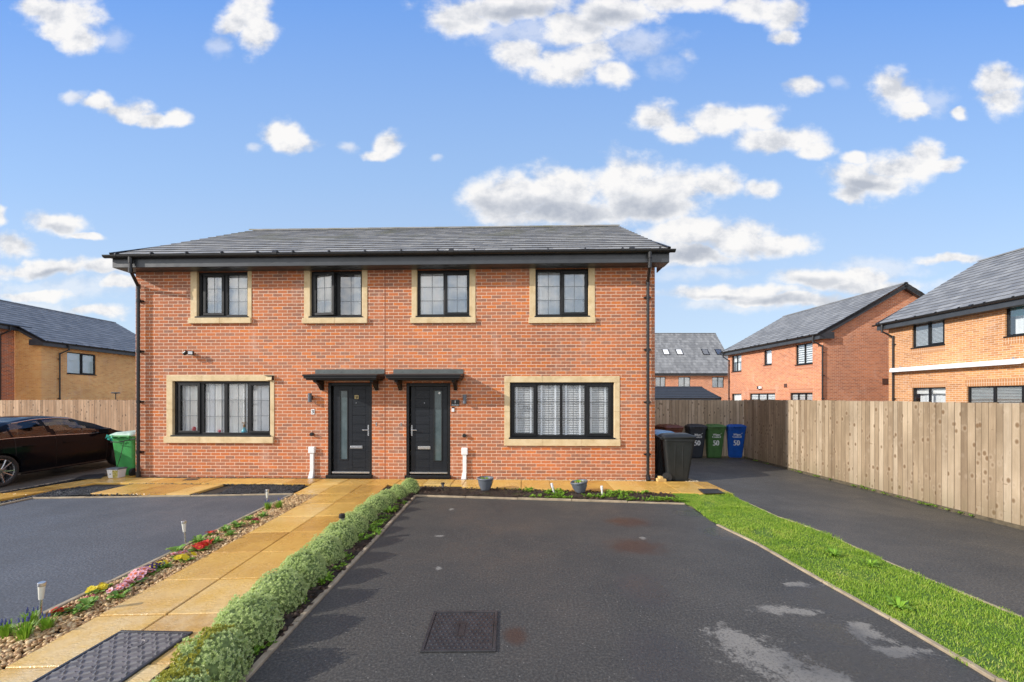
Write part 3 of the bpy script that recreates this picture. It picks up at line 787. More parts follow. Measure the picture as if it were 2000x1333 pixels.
fb_in0, fb_in1 = far(LB, Lq, 0.0), far(LB, Lq, 1.55)
bedL = [np.array(gw(575, 967.5)), np.array(gw(622, 967.5)), pl0 + pdir*5.9, np.array(far(LB, Lq, 1.5)) + perp*0.05]
scatter_rocks('pebbles', [bedL], 7500, 0.011, 0.024, PEBBLE, 'brown rounded pebbles in the flower bed beside the path', 0.6, -0.002, z1=0.02)
wallgap = lambda x0, x1: [(x0, D0-0.14), (x1, D0-0.14), (x1, D0), (x0, D0)]
gp1 = [gw(68,973.5), gw(178,967.5), gw(230,952.5), gw(165,952)]
gp2 = [gw(425,966), gw(572,965.5), gw(594,951.5), gw(458,950.8)]
gp3 = [gw(0,987), gw(66,973.8), gw(160,952), gw(120,957), gw(0,984)]
seam1 = [(gw(230,952)[0], t0[0][1]-0.06), (gw(590,951)[0], t0[0][1]-0.06), (gw(590,951)[0], t0[0][1]+0.02), (gw(230,952)[0], t0[0][1]+0.02)]
seam2 = [gw(170,968.6), gw(440,967.6), gw(440,966), gw(170,967)]
seam3 = [N1 + sp*0.02, N1 + sp*0.09, N2 + sp*0.09, N2 + sp*0.02]
scatter_rocks('slate_chippings', [wallgap(-9.0, -4.15), gp1, gp2, gp3, seam1, seam2, seam3], 9000, 0.008, 0.020, SLATE, 'black slate chippings filling the gaps round the slabs', 0.55, -0.004, z1=0.025)
scatter_rocks('beige_gravel', [wallgap(-1.3, 2.9), [gw(1335,940), gw(1362,941), gw(1412,958), gw(1360,958)]], 2600, 0.008, 0.018, PEBBLEB, 'beige gravel along the foot of the right hand wall', 0.6, -0.002, z1=0.02)

# bark bed in front of the right window, hedge bed
barkbed = [np.array(gw(818,968)), np.array(gw(1336,984)), np.array(gw(1312,966)), np.array(gw(821,953))]
hedgebed = [t0[0]+perp*SW*2+pdir*0.15, np.array(gw(813,968)), np.array(far(gw(811,969.5), gw(472,1333), 1.6)), t0[-1]+perp*SW*2]
def soilbed(poly, name, label, nx=60, ny=10, z=0.01):
    a, b, c, d = [np.array(q[:2]) for q in poly]; V = []; Fc = []
    for j in range(ny+1):
        for i in range(nx+1):
            u, v = i/nx, j/ny
            p = (a*(1-u)+b*u)*(1-v) + (d*(1-u)+c*u)*v
            e = min(u, 1-u, v*0.6, (1-v)*0.6); h = min(1, e*8)
            V.append((p[0], p[1], z + h*(0.012+0.03*mnoise.noise(Vector((p[0]*6, p[1]*6, 3))))))
    for j in range(ny):
        for i in range(nx): Fc.append((j*(nx+1)+i, j*(nx+1)+i+1, (j+1)*(nx+1)+i+1, (j+1)*(nx+1)+i))
    o = np_mesh(name, V, Fc, SOIL, smooth=True); return tag(o, label, kind='structure')
soilbed(barkbed, 'soil', 'dark soil bed in front of the right hand window')
soilbed([hedgebed[0], hedgebed[1], hedgebed[2], hedgebed[3]], 'soil', 'narrow soil bed under the row of shrubs', nx=12, ny=60)
scatter_rocks('bark_chips', [barkbed, hedgebed], 5200, 0.008, 0.030, BARK, 'dark bark chips and litter on the planting beds', 0.22, 0.015, z1=0.03)

# ------------------------------------------------------------------ grass strip
gpoly = [gw(1336,984.5)] + [gw(1352,991.5)] + K + [Rfar] + [Gend] + GRr[::-1] + [gw(1412,962), gw(1366,968), gw(1360,962), gw(1310,966)]
sheet('turf', gpoly, 0.006, TURF, 'strip of turf between the two driveways')
def grass_blades(poly, n, ymin):
    P = np.array([q[:2] for q in poly]); mn, mx = P.min(0), P.max(0); mn[1] = max(mn[1], ymin)
    V = []; Fc = []; b = 0; k = 0
    while k < n:
        p = mn + RNG.random(2)*(mx-mn)
        # more blades near the camera edge of the frame do not matter: even cover
        jx = mnoise.noise(Vector((p[0]*5, p[1]*5, 4)))*.05
        if not in_poly((p[0]+jx, p[1]), poly): continue
        if mnoise.noise(Vector((p[0]*2.3, p[1]*2.3, 9))) > 0.42 and RNG.random() < .7: continue
        k += 1
        t = mnoise.noise(Vector((p[0]*1.6, p[1]*1.6, 0)))*0.5 + 0.5
        h = RNG.uniform(0.010, 0.036)*(0.45+1.0*t); a = RNG.uniform(0, 6.28); w = RNG.uniform(0.0016, 0.0036)
        tuft = mnoise.noise(Vector((p[0]*3.5, p[1]*3.5, 2))); h *= 1.0 + max(0, tuft-.25)*2.6; lean = RNG.uniform(0.1, 0.9)*h; da = a + RNG.normal(0, 0.8) + 1.57
        dx, dy = math.cos(a)*w, math.sin(a)*w; lx, ly = math.cos(da)*lean, math.sin(da)*lean
        V += [(p[0]-dx, p[1]-dy, 0), (p[0]+dx, p[1]+dy, 0), (p[0]+dx*.7+lx*.35, p[1]+dy*.7+ly*.35, h*.6), (p[0]-dx*.7+lx*.35, p[1]-dy*.7+ly*.35, h*.6), (p[0]+lx, p[1]+ly, h)]
        Fc += [(b, b+1, b+2), (b, b+2, b+3), (b+3, b+2, b+4)]; b += 5
    o = np_mesh('grass', V, Fc, GRASS); return tag(o, 'bright green lawn grass strip between the driveways', kind='stuff')
grass_blades(gpoly, 85000, 1.6)
# ------------------------------------------------------------------ house builder (local frame: front wall on y=0 facing -y, x along the eaves)
def wall_holes(mb, x0, x1, z0, z1, holes, depth=0.10, y=0.0):
    xs = sorted({x0, x1, *[h[0] for h in holes], *[h[1] for h in holes]}); zs = sorted({z0, z1, *[h[2] for h in holes], *[h[3] for h in holes]})
    for i in range(len(xs)-1):
        for j in range(len(zs)-1):
            cx, cz = (xs[i]+xs[i+1])/2, (zs[j]+zs[j+1])/2
            if any(h[0] < cx < h[1] and h[2] < cz < h[3] for h in holes): continue
            mb.poly([(xs[i],y,zs[j]),(xs[i+1],y,zs[j]),(xs[i+1],y,zs[j+1]),(xs[i],y,zs[j+1])])
    for (a, b, c, d) in holes:
        mb.poly([(a,y,c),(a,y,d),(a,y+depth,d),(a,y+depth,c)]); mb.poly([(b,y,c),(b,y+depth,c),(b,y+depth,d),(b,y,d)])
        mb.poly([(a,y,d),(b,y,d),(b,y+depth,d),(a,y+depth,d)]); mb.poly([(a,y,c),(a,y+depth,c),(b,y+depth,c),(b,y,c)])

def soldier(mb, x0, x1, z0, z1, y):
    x = x0
    while x < x1-0.03:
        mb.poly([(x,y,z0),(min(x+.075,x1),y,z0),(min(x+.075,x1),y,z1),(x,y,z1)], uv=[(0,0),(0,.075),(.225,.075),(.225,0)]); x += .075

def window(root, x0, x1, z0, z1, units, y=0.055, rows=3, cols=2, bars=True, fill=None, cill=True, fr=0.055, name='window', lab=None, open_unit=None, glass=None):
    """units: list of (x_left, x_right, opener)"""
    b = MB(); d = 0.065
    b.box(x0, x1, y, y+d, z0, z0+fr); b.box(x0, x1, y, y+d, z1-fr, z1)
    b.box(x0, x0+fr, y, y+d, z0+fr, z1-fr); b.box(x1-fr, x1, y, y+d, z0+fr, z1-fr)
    for (a, c, op), (a2, c2, op2) in zip(units[:-1], units[1:]):
        m0, m1 = c, a2
        if m1-m0 > 0.005: b.box(m0, m1, y+0.002, y+d-0.002, z0+fr, z1-fr)
    o = b.build(name, PVC, root, off=(0,0,0), bevel=0.006, seg=2)
    if lab: o['label'] = lab
    g = MB(); gb = MB()
    for k, (a, c, op) in enumerate(units):
        a0, c0, b0, t0_ = a, c, z0+fr, z1-fr
        s = 0.048
        if op:
            q = MB()
            M = None
            if open_unit == k:
                M = Matrix.Translation((a0-0.02, y-0.005, 0)) @ Matrix.Rotation(R(-9), 4, 'Z') @ Matrix.Translation((-(a0-0.02), -(y-0.005), 0))
            ya, yb = y-0.022, y+0.045
            q.box(a0-0.022, c0+0.022, ya, yb, b0-0.022, b0+s-0.006, M); q.box(a0-0.022, c0+0.022, ya, yb, t0_-s+0.006, t0_+0.022, M)
            q.box(a0-0.022, a0+s-0.006, ya+.001, yb, b0+s-0.006, t0_-s+0.006, M); q.box(c0-s+0.006, c0+0.022, ya+.001, yb, b0+s-0.006, t0_-s+0.006, M)
            q.build('open_sash' if open_unit == k else 'sash', PVC, o, off=(0,0,0), bevel=0.008, seg=2)
            a0 += s-0.008; c0 -= s-0.008; b0 += s-0.008; t0_ -= s-0.008
            gy = y+0.012
        else: gy = y+0.035; M = None
        P = [(a0,gy,b0),(c0,gy,b0),(c0,gy,t0_),(a0,gy,t0_)]
        if M is not None: P = [tuple(M @ Vector(p)) for p in P]
        g.poly(P)
        if bars:
            for i in range(1, cols):
                x = a0+(c0-a0)*i/cols; gb.box(x-.0045, x+.0045, gy-.005, gy+.005, b0, t0_, M)
            for j in range(1, rows):
                z = b0+(t0_-b0)*j/rows; gb.box(a0, c0, gy-.004, gy+.004, z-.0045, z+.0045, M)
    g.build('pane', glass or GLASS, o, off=(0,0,0))
    if gb.v: gb.build('glazing_bars', GREYPL, o, off=(0,0,0))
    if cill:
        c_ = MB(); c_.box(x0-0.025, x1+0.025, -0.045 if y < .1 else y-.13, y+0.03, z0-0.032, z0+0.004); c_.build('sill', PVC, o, off=(0,0,0), bevel=0.006)
    if fill: fill(o, x0, x1, z0, z1, y, units)
    return o

def venetian(density=0.038, slat=0.030, tapes=True, tilt=25, tape_w=0.032, zlo=0.0):
    def f(o, x0, x1, z0, z1, y, units):
        b = MB(); t = MB(); yy = y+0.075
        for (a, c, op) in units:
            xa, xc = a-0.03, c+0.03
            z = z1-0.04
            while z > z0+0.02+zlo:
                M = Matrix.Translation(((xa+xc)/2, yy, z)) @ Matrix.Rotation(R(tilt), 4, 'X')
                b.box(-(xc-xa)/2, (xc-xa)/2, -slat/2, slat/2, -0.0012, 0.0012, M); z -= density
            if tapes:
                for q in (0.17, 0.80):
                    x = a + (c-a)*q; t.box(x-tape_w/2, x+tape_w/2, yy-slat/2-.006, yy-slat/2-.004, z0+0.01, z1-0.02)
        b.build('blind', BLIND, o, off=(0,0,0))
        if t.v: t.build('blind_tapes', TAPE, o, off=(0,0,0))
    return f

def drape(mb, xa, xb, z0, z1, y, folds, amp):
    n = max(8, folds*8)
    for i in range(n):
        u0, u1 = i/n, (i+1)/n
        def q(u): return (xa+(xb-xa)*u, y + amp*math.sin(u*folds*6.283) + amp*0.4*math.sin(u*folds*15.1+1))
        a, b = q(u0), q(u1)
        mb.poly([(a[0],a[1],z0),(b[0],b[1],z0),(b[0],b[1],z1),(a[0],a[1],z1)])
def curtains(parts, net=None):
    def f(o, x0, x1, z0, z1, y, units):
        for (u0, u1, folds) in parts:
            c = MB(); drape(c, x0+(x1-x0)*u0, x0+(x1-x0)*u1, z0-.05, z1, y+0.085, folds, 0.018); c.build('curtain', CREAM, o, off=(0,0,0), smooth=True)
        if net:
            for (u0, u1, folds) in net:
                n = MB(); drape(n, x0+(x1-x0)*u0, x0+(x1-x0)*u1, z0-.05, z1, y+0.115, folds, 0.010); n.build('net_curtain', NET, o, off=(0,0,0), smooth=True)
    return f
def roller(m, z_frac):
    def f(o, x0, x1, z0, z1, y, units):
        b = MB(); b.poly([(x0,y+.14,z1-(z1-z0)*z_frac),(x1,y+.14,z1-(z1-z0)*z_frac),(x1,y+.14,z1),(x0,y+.14,z1)])
        b.build('blind', m, o, off=(0,0,0))
        n = MB(); drape(n, x0, x1, z0, z1, y+.3, 3, 0.02); n.build('net_curtain', NET, o, off=(0,0,0), smooth=True)
    return f

def roof_slope(mb, x0, x1, y_e, z_e, y_r, z_r, gauge=0.345, tw=0.30, thick=0.024):
    L = math.hypot(y_r-y_e, z_r-z_e); n = max(2, int(round(L/gauge))); g = L/n
    ey, ez = (y_r-y_e)/L, (z_r-z_e)/L; ny, nz = -ez, ey
    if nz < 0: ny, nz = -ny, -nz
    for i in range(n):
        s0, s1 = i*g-0.012, (i+1)*g+0.03 if i < n-1 else L
        x = x0 - (tw/2 if i % 2 else 0); 
        while x < x1-0.01:
            a, b = max(x, x0)+0.0015, min(x+tw, x1)-0.0015; x += tw
            if b-a < 0.02: continue
            lf = 0.028 + random.uniform(-.0015, .0015); lt = lf-0.019; dz = random.uniform(-.001, .001)
            def p(xx, s, l): return (xx, y_e+ey*s+ny*l, z_e+ez*s+nz*l)
            V = [p(a,s0,lf-dz),p(b,s0,lf+dz),p(b,s1,lt+0.002),p(a,s1,lt+0.002),p(a,s0,lf-thick-dz),p(b,s0,lf-thick+dz)]
            bb = len(mb.v); mb.v.extend(V)
            f = (0,1,2,3) if ey > 0 else (3,2,1,0)
            mb.f.append(tuple(bb+k for k in f)); mb.uv.append([(a,s0),(b,s0),(b,s1),(a,s1)] if ey > 0 else [(a,s1),(b,s1),(b,s0),(a,s0)]); mb.mi.append(0)
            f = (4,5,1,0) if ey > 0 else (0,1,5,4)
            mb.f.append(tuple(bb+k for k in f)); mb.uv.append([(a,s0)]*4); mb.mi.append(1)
    mb.poly([(x0,y_e,z_e-.004),(x1,y_e,z_e-.004),(x1,y_r,z_r-.004),(x0,y_r,z_r-.004)], uv=[(0,0),(1,0),(1,1),(0,1)])
    return n, g

def gable_house(label, cat, origin, rz, L, depth, z_e, z_r, brick, tile, holes=(), ov=0.35, vg=0.2, group=None, gauge=0.345, fas_z=None, base=-0.03, gutter=True, name='brick_house', side_holes=None, zw=None):
    root = empty(name, origin, rz, label, cat, group)
    zb = z_e-0.27                     # soffit level
    w = MB(); pitch = (z_r-z_e)/(depth/2+ov)
    zt = z_e + pitch*ov               # roof plane over the wall line
    wall_holes(w, 0, L, base, zt-0.05, list(holes))
    zp = z_r-0.05
    for x in (0, L):
        w.poly([(x,0,base),(x,depth,base),(x,depth,zt-.05),(x,depth/2,zp),(x,0,zt-.05)])
    w.poly([(L,depth,base),(0,depth,base),(0,depth,zt-.05),(L,depth,zt-.05)])
    w.build('wall', brick, root, off=(0,0,0))
    r = MB()
    n, g = roof_slope(r, -vg, L+vg, -ov-0.03, z_e, depth/2, z_r, gauge)
    roof_slope(r, -vg, L+vg, depth+ov+0.03, z_e, depth/2, z_r, gauge, tw=1.2)
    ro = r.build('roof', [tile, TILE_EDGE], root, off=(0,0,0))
    ri = MB(); x = -vg
    while x < L+vg-0.05:
        xe = min(x+0.45, L+vg); k = 8
        for i in range(k):
            t0_, t1_ = math.pi*i/k, math.pi*(i+1)/k
            def q(xx, t, rr): return (xx, depth/2-math.cos(t)*0.13*rr, z_r-0.03+math.sin(t)*0.085*rr)
            ri.poly([q(x,t0_,1.03),q(x,t1_,1.03),q(xe,t1_,.98),q(xe,t0_,.98)])
        x += 0.45
    ri.build('ridge_tiles', tile, ro, off=(0,0,0), smooth=False)
    Ls = math.hypot(depth/2+ov, z_r-z_e); a = math.atan2(z_r-z_e, depth/2+ov)
    for xs in (-vg-0.012, L+vg-0.05):
        v = MB()
        for i in range(n):
            for sgn in (1, -1):
                s0, s1 = i*g-0.015, (i+1)*g+0.01
                M = Matrix.Translation((0, depth/2, 0)) @ Matrix.Scale(sgn, 4, (0,1,0)) @ Matrix.Translation((0, -depth/2-ov-0.03, z_e)) @ Matrix.Rotation(a-0.03, 4, 'X') if sgn == 1 else \
                    Matrix.Translation((0, depth+ov+0.03, z_e)) @ Matrix.Rotation(math.pi, 4, 'Z') @ Matrix.Rotation(a-0.03, 4, 'X')
                xa, xb = (xs, xs+.062) if sgn == 1 else (-xs-.062, -xs)
                v.box(xa, xb, s0, s1, -0.075, 0.045+0.01, M)
        v.build('verge', PVC, ro, off=(0,0,0))
    # bargeboards along the gables
    for xs in (-vg, L+vg-0.025):
        for sgn in (0, 1):
            bb = MB()
            M = (Matrix.Translation((0, -ov, z_e)) @ Matrix.Rotation(a, 4, 'X')) if sgn == 0 else (Matrix.Translation((0, depth+ov, z_e)) @ Matrix.Rotation(math.pi, 4, 'Z') @ Matrix.Rotation(a, 4, 'X'))
            xa = xs+.004 if sgn == 0 else -xs-0.025-.004
            bb.box(xa, xa+0.022, 0.02, Ls-0.02, -0.23, -0.06, M)
            xa2 = (xs if xs < 0 else L) if sgn == 0 else (-(xs+vg) if xs < 0 else -L-vg)
            bb.box(xa2+.01, xa2+vg-.01, 0.3, Ls-0.05, -0.235, -0.215, M)
            bb.build('bargeboard', FASCIA, ro, off=(0,0,0))
    fs = MB()
    fs.box(-vg, L+vg, -ov, -ov+0.022, zb, z_e-0.015); fs.box(-vg+.002, L+vg-.002, -ov+0.022, -0.0025, zb-.001, zb+0.015)
    for xs in (-vg, L+vg-0.02): fs.box(xs, xs+0.02, -ov+0.022, 0.45, zb+0.015, z_e+0.08)
    rf_ = MB(); rf_.box(-vg, L+vg, depth+ov-0.022, depth+ov, zb, z_e-0.015); rf_.box(-vg+.002, L+vg-.002, depth+.0025, depth+ov-.022, zb-.001, zb+.015); rf_.build('rear_fascia', FASCIA, root, off=(0,0,0))
    fs.build('fascia', FASCIA, root, off=(0,0,0), bevel=0.004, seg=1)
    if gutter:
        gu = MB(); k = 8; yc = -ov-0.062; zc = z_e-0.02; xa, xb = -vg-0.12, L+vg+0.10
        for i in range(k):
            t0_, t1_ = math.pi*i/k, math.pi*(i+1)/k
            for rr, fl in ((0.060, 1), (0.053, -1)):
                P = [(xa, yc-math.cos(t0_)*rr, zc-math.sin(t0_)*rr),(xb, yc-math.cos(t0_)*rr, zc-math.sin(t0_)*rr),(xb, yc-math.cos(t1_)*rr, zc-math.sin(t1_)*rr),(xa, yc-math.cos(t1_)*rr, zc-math.sin(t1_)*rr)]
                gu.poly(P if fl == 1 else P[::-1])
        for xs in (xa, xb):
            gu.poly([(xs, yc-math.cos(math.pi*i/k)*0.060, zc-math.sin(math.pi*i/k)*0.060) for i in range(k+1)])
        x = xa+0.3
        while x < xb:
            gu.cyl((x-.012,yc,zc),(x+.012,yc,zc), 0.0645, n=14); x += 0.8
        for i in range(1, int((xb-xa)/3.9)+1):
            x = xa + i*3.9; gu.cyl((x-.05,yc,zc),(x+.05,yc,zc), 0.066, n=14)
        gu.build('gutter', BLACKPL, root, off=(0,0,0))
    return root

def downpipe(root, x, z_e, ov=0.35, base=0.05, xg=None, shoe=False):
    xg = x if xg is None else xg
    b = MB(); yg = -ov-0.062; r = 0.034
    b.cyl((xg,yg,z_e-0.06),(xg,yg,z_e-0.20), 0.045, n=12)
    b.tube([(xg,yg,z_e-.18),(xg,yg,z_e-.36),(x,-0.075,z_e-.62),(x,-0.075,base)], r, 12)
    for p in ((xg,yg,z_e-.36),(x,-.075,z_e-.62)): b.cyl((p[0],p[1],p[2]-.05),(p[0],p[1],p[2]+.05), 0.042, n=12)
    z = z_e-0.95
    for z in np.linspace(z_e-0.95, base+0.55, 4):
        b.cyl((x,-.075,z-.035),(x,-.075,z+.035), 0.041, n=12); b.box(x-.075, x+.075, -.055, -0.0015, z-.016, z+.016)
    if shoe: b.cyl((x,-.075,base+.06),(x,-.16,base-.02), 0.04, n=12)
    b.cyl((x,-.075,base-.04),(x,-.075,base+.10), 0.045, n=12)
    return b.build('downpipe', BLACKPL, root, off=(0,0,0))

# ================================================================== the pair of houses
HX0 = hit(265, 900, (0,D0,0), (0,1,0))[0]; HX1 = hit(1279, 900, (0,D0,0), (0,1,0))[0]
HL = HX1-HX0; Z_E = 5.065; Z_R = 7.53; OV = 0.35
def wx(px, py=700): p = hit(px, py, (0,D0,0), (0,1,0)); return p[0]-HX0
def wz(py, px=700): return hit(px, py, (0,D0,0), (0,1,0))[2]
def wp(px, py): p = hit(px, py, (0,D0,0), (0,1,0)); return p[0]-HX0, p[2]
SOF = Z_E-0.27
upper = [ # stone outer L, inner L, inner R, outer R, sill top, sill bottom, mullion, opener index
  (372.5,385,484,492,621.5,632.5,(400,430),(441,481)), (594,606,707,718,621.5,632.5,(616,649),(661,704)),
  (804,814.5,917,929,620.5,632,(820,865),(873,911)), (1034,1046,1149.5,1162,620.5,632,(1049,1094),(1103,1142))]
holes = []
U_ = []
for (a,b,c,d,st,sb,*r) in upper:
    xa, xb, xc, xd = wx(a), wx(b), wx(c), wx(d); zs = wz(st, (b+c)/2); z2 = wz(sb, (b+c)/2)
    holes.append((xa, xd, z2, SOF+0.005)); U_.append((xa, xb, xc, xd, zs, z2))
lower = [(325.5,337.5,528,536,733,744.8,853,865.5,322.8,536), (985,996,1199.5,1210.5,735,747.3,858,871,984.5,1211)]
Lw_ = []
for (a,b,c,d,t,ti,st,sb,sl,sr) in lower:
    m = (b+c)/2
    q = (wx(a), wx(b), wx(c), wx(d), wz(t,m), wz(ti,m), wz(st,m), wz(sb,m), wx(sl), wx(sr))
    holes.append((q[0], q[3], q[7], q[4])); Lw_.append(q)
doors = [(640.5,726.5,747.5), (793.5,879.5,748.5)]
Dr = []
for (a, c, t) in doors:
    q = (wx(a), wx(c), wz(t, (a+c)/2)); holes.append((q[0], q[1], 0.05, q[2])); Dr.append(q)
house = gable_house('pair of joined two storey red brick houses with black windows and two dark front doors', 'house', (HX0, D0, 0), 0.0, HL, 8.7, Z_E, Z_R, BRICK_RED, TILE, holes, name='semi_detached_house')
HO = np.array([HX0, D0, 0.0])
# movement joint between the two houses
b = MB(); xj = wx(752); b.box(xj-.006, xj+.006, -.0025, .004, 0.0, SOF); b.build('movement_joint', plain('brown mastic', (0.20,0.06,0.035), 0.8), house, off=(0,0,0))
# added white sheet close behind the windows, bounces light into the gaps
b = MB(); b.box(0.03, HL-.03, 0.55, 0.57, 0.0, SOF); b.build('bounce_sheet', plain('white bounce sheet', (0.75,0.74,0.72), .9, var=.03), house, off=(0,0,0))

fills = [curtains([(0.02,0.30,4),(0.66,0.98,4)], [(0.02,0.98,9)]), curtains([(0.02,0.34,4),(0.80,0.98,2)], [(0.02,0.5,5)]),
         venetian(0.032, 0.034, True, 72), venetian(0.032, 0.034, True, 72)]
ulab = ['upper window with white curtains and its left casement closed', 'upper window with its left casement slightly open', None, None]
for k, ((xa,xb,xc,xd,zs,z2), (a,b_,c,d,st,sb,g0,g1)) in enumerate(zip(U_, upper)):
    zt = SOF-0.01
    left_open = k < 2
    units = [(wx(g0[0])-(0.045 if left_open else 0), wx(g0[1])+(0.045 if left_open else 0), left_open), (wx(g1[0])-(0 if left_open else 0.045), wx(g1[1])+(0 if left_open else 0.045), not left_open)]
    wo = window(house, xb, xc, zs+0.03, zt, units, fill=fills[k], lab=ulab[k], open_unit=0 if k == 1 else None)
    s = MB()
    s.box(xa+.001, xb, -0.012, 0.10, zs, SOF+0.002); s.box(xc, xd-.001, -0.012, 0.10, zs, SOF+0.002)
    xm = (xa+xd)/2
    s.box(xa-.02, xm-.002, -0.055, 0.10, z2, zs-.002); s.box(xm+.002, xd+.005, -0.055, 0.10, z2, zs-.002)
    s.build('stone_surround', STONE, wo, off=(0,0,0), bevel=0.006)
gfill = [curtains([(0.10,0.22,5),(0.385,0.46,2),(0.52,0.70,5)], [(0.02,0.11,1),(0.23,0.40,3),(0.44,0.53,2),(0.70,0.98,1)]), venetian(0.040, 0.042, True, 44, 0.040)]
gun = [[(350,383,1),(394.5,434,0),(441,480,0),(489.5,523,1)], [(1005,1042,1),(1050.5,1094,0),(1099,1142.5,0),(1152,1189,1)]]
for k, q in enumerate(Lw_):
    xa,xb,xc,xd,zt,zti,zs,z2,sl,sr = q
    units = [(wx(a)-(.042 if op else 0), wx(c)+(.042 if op else 0), bool(op)) for (a,c,op) in gun[k]]
    wo = window(house, xb, xc, zs+0.03, zti-0.005, units, fill=gfill[k], glass=GLASS_LOW, lab=['wide ground floor window with cream curtains and ornaments on its sill', 'wide ground floor window with white venetian blinds'][k])
    s = MB(); n = 3
    for i in range(n):
        a, c = xa+(xd-xa)*i/n, xa+(xd-xa)*(i+1)/n
        s.box(a+.0015, c-.0015, -0.012, 0.10, zti, zt-.001)
        a, c = sl+(sr-sl)*i/n, sl+(sr-sl)*(i+1)/n
        s.box(a+.0015, c-.0015, -0.055, 0.10, z2, zs-.002)
    zm = zs+(zti-zs)*0.48
    for (a, c) in ((xa+.001, xb), (xc, xd-.001)):
        s.box(a, c, -0.012, 0.10, zs, zm-.0015); s.box(a, c, -0.012, 0.10, zm+.0015, zti-.002)
    s.build('stone_surround', STONE, wo, off=(0,0,0), bevel=0.006)

b = MB(); q = Lw_[1]; b.box(q[0]-.3, q[3]+.3, .42, .44, q[7]-.4, q[4]+.3); b.build('dark_blind_backing', DARKPANEL, house, off=(0,0,0))  # added dark panel stands in for room shade between the slats
# doors
def front_door(q, leaf, strip, handle_px, lb, thr, num, flip):
    x0, x1, zt = q; zf = wz(922 if not flip else 925, 690)
    f = MB(); y = 0.06
    f.box(x0+.002, x0+.062, y-.05, y+.07, 0.05, zt-.002); f.box(x1-.062, x1-.002, y-.05, y+.07, 0.05, zt-.002); f.box(x0+.062, x1-.062, y-.05, y+.07, zt-.075, zt-.002)
    d = f.build('door', PVC, house, off=(0,0,0), bevel=0.006)
    l0, l1 = wx(leaf[0]), wx(leaf[1]); z0, z1 = 0.17, zt-.08
    s0, s1 = wx(strip[0]), wx(strip[1]); sz0, sz1 = wz(strip[3], 700), wz(strip[2], 700)
    lf = MB(); yl = y+.005
    m = .02
    # leaf with planks either side of the light
    lf.box(l0, l1, yl+.012, yl+.045, z0, z1)
    for (a, c) in ((l0, s0-m), (s1+m, l1)):
        w_ = c-a
        if w_ > 0.25:
            st = 0.10
            lf.box(a, a+st-.003, yl, yl+.012, z0, z1); lf.box(c-st+.003, c, yl, yl+.012, z0, z1)
            nb = 9; hh = (z1-z0-.16)/nb
            lf.box(a+st, c-st, yl, yl+.012, z0, z0+.08-.003); lf.box(a+st, c-st, yl, yl+.012, z1-.08+.003, z1)
            for i in range(nb): lf.box(a+st, c-st, yl+.001, yl+.012, z0+.08+i*hh+.003, z0+.08+(i+1)*hh-.003)
        else: lf.box(a, c, yl, yl+.012, z0, z1)
    lf.box(s0-m, s1+m, yl, yl+.012, z0, sz0-m); lf.box(s0-m, s1+m, yl, yl+.012, sz1+m, z1)
    lf.build('door_leaf', DOORSKIN, d, off=(0,0,0), bevel=0.003, seg=1)
    gl = MB(); gl.box(s0, s1, yl+.004, yl+.0115, sz0, sz1); gl.build('door_glass', FROST, d, off=(0,0,0))
    fr = MB()
    fr.box(s0-m, s1+m, yl-.012, yl+.0, sz0-m, sz0); fr.box(s0-m, s1+m, yl-.012, yl+.0, sz1, sz1+m); fr.box(s0-m, s0, yl-.012, yl+.0, sz0, sz1); fr.box(s1, s1+m, yl-.012, yl+.0, sz0, sz1)
    fr.build('glass_frame', BLACKPL, d, off=(0,0,0), bevel=0.003)
    h = MB(); hx = wx(handle_px); hz0, hz1 = wz(852), wz(831)
    h.box(hx-.016, hx+.016, yl-.010, yl-.0005, hz0, hz1)
    sg = 1 if flip else -1; hz = (hz0*0.45+hz1*0.55)
    h.cyl((hx, yl-.005, hz), (hx, yl-.055, hz), .011); h.cyl((hx, yl-.05, hz), (hx+sg*.125, yl-.05, hz), .011)
    h.cyl((hx, yl-.012, hz0+.04), (hx, yl-.016, hz0+.04), .010)
    h.build('door_handle', STEEL, d, off=(0,0,0), bevel=0.003)
    e = MB(); e.box(wx(lb[0]), wx(lb[1]), yl-.012, yl-.0005, wz(lb[3]), wz(lb[2])); e.box(wx(lb[0])+.015, wx(lb[1])-.015, yl-.017, yl-.012, wz(lb[3])+.012, wz(lb[2])-.012)
    e.build('letterbox', STEEL, d, off=(0,0,0), bevel=0.003)
    t = MB(); t.box(l0-.01, l1+.01, y-.055, y+.02, 0.125, 0.165); t.build('threshold', STEEL, d, off=(0,0,0), bevel=0.004)
    t = MB(); t.box(x0-.02, x1+.02, y-.14, y+.07, 0.03, 0.10); t.build('door_step', PVC, d, off=(0,0,0), bevel=0.008)
    p = MB(); p.cyl((wx(693.5 if not flip else 827.6), yl-.001, wz(787.5)), (wx(693.5 if not flip else 827.6), yl-.006, wz(787.5)), .009, n=10); p.build('spyhole', STEEL, d, off=(0,0,0))
    return d, yl
d3, yl = front_door(Dr[0], (649,720.5), (662.7,675.8,764,898), 717.6, (682,706,871.5,877), None, None, False)
d3['label'] = 'dark front door with its glass strip on the left and a gold number 3'
d1, yl = front_door(Dr[1], (801.5,872.8), (847.4,861,764,900), 803, (815,839.5,872,878), None, None, True)
d1['label'] = 'dark front door with its glass strip on the right'
b = MB(); cx, cz = wp(694.3, 776); w2 = .043
for (a, c, e, f) in ((-w2,w2,-w2,-w2+.009),(-w2,w2,w2-.009,w2),(-w2,-w2+.009,-w2+.009,w2-.009),(w2-.009,w2,-w2+.009,w2-.009)): b.box(cx+a, cx+c, yl-.006, yl-.0005, cz+e, cz+f)
b.box(cx-.030, cx-.022, yl-.005, yl-.0005, cz-.025, cz+.025)
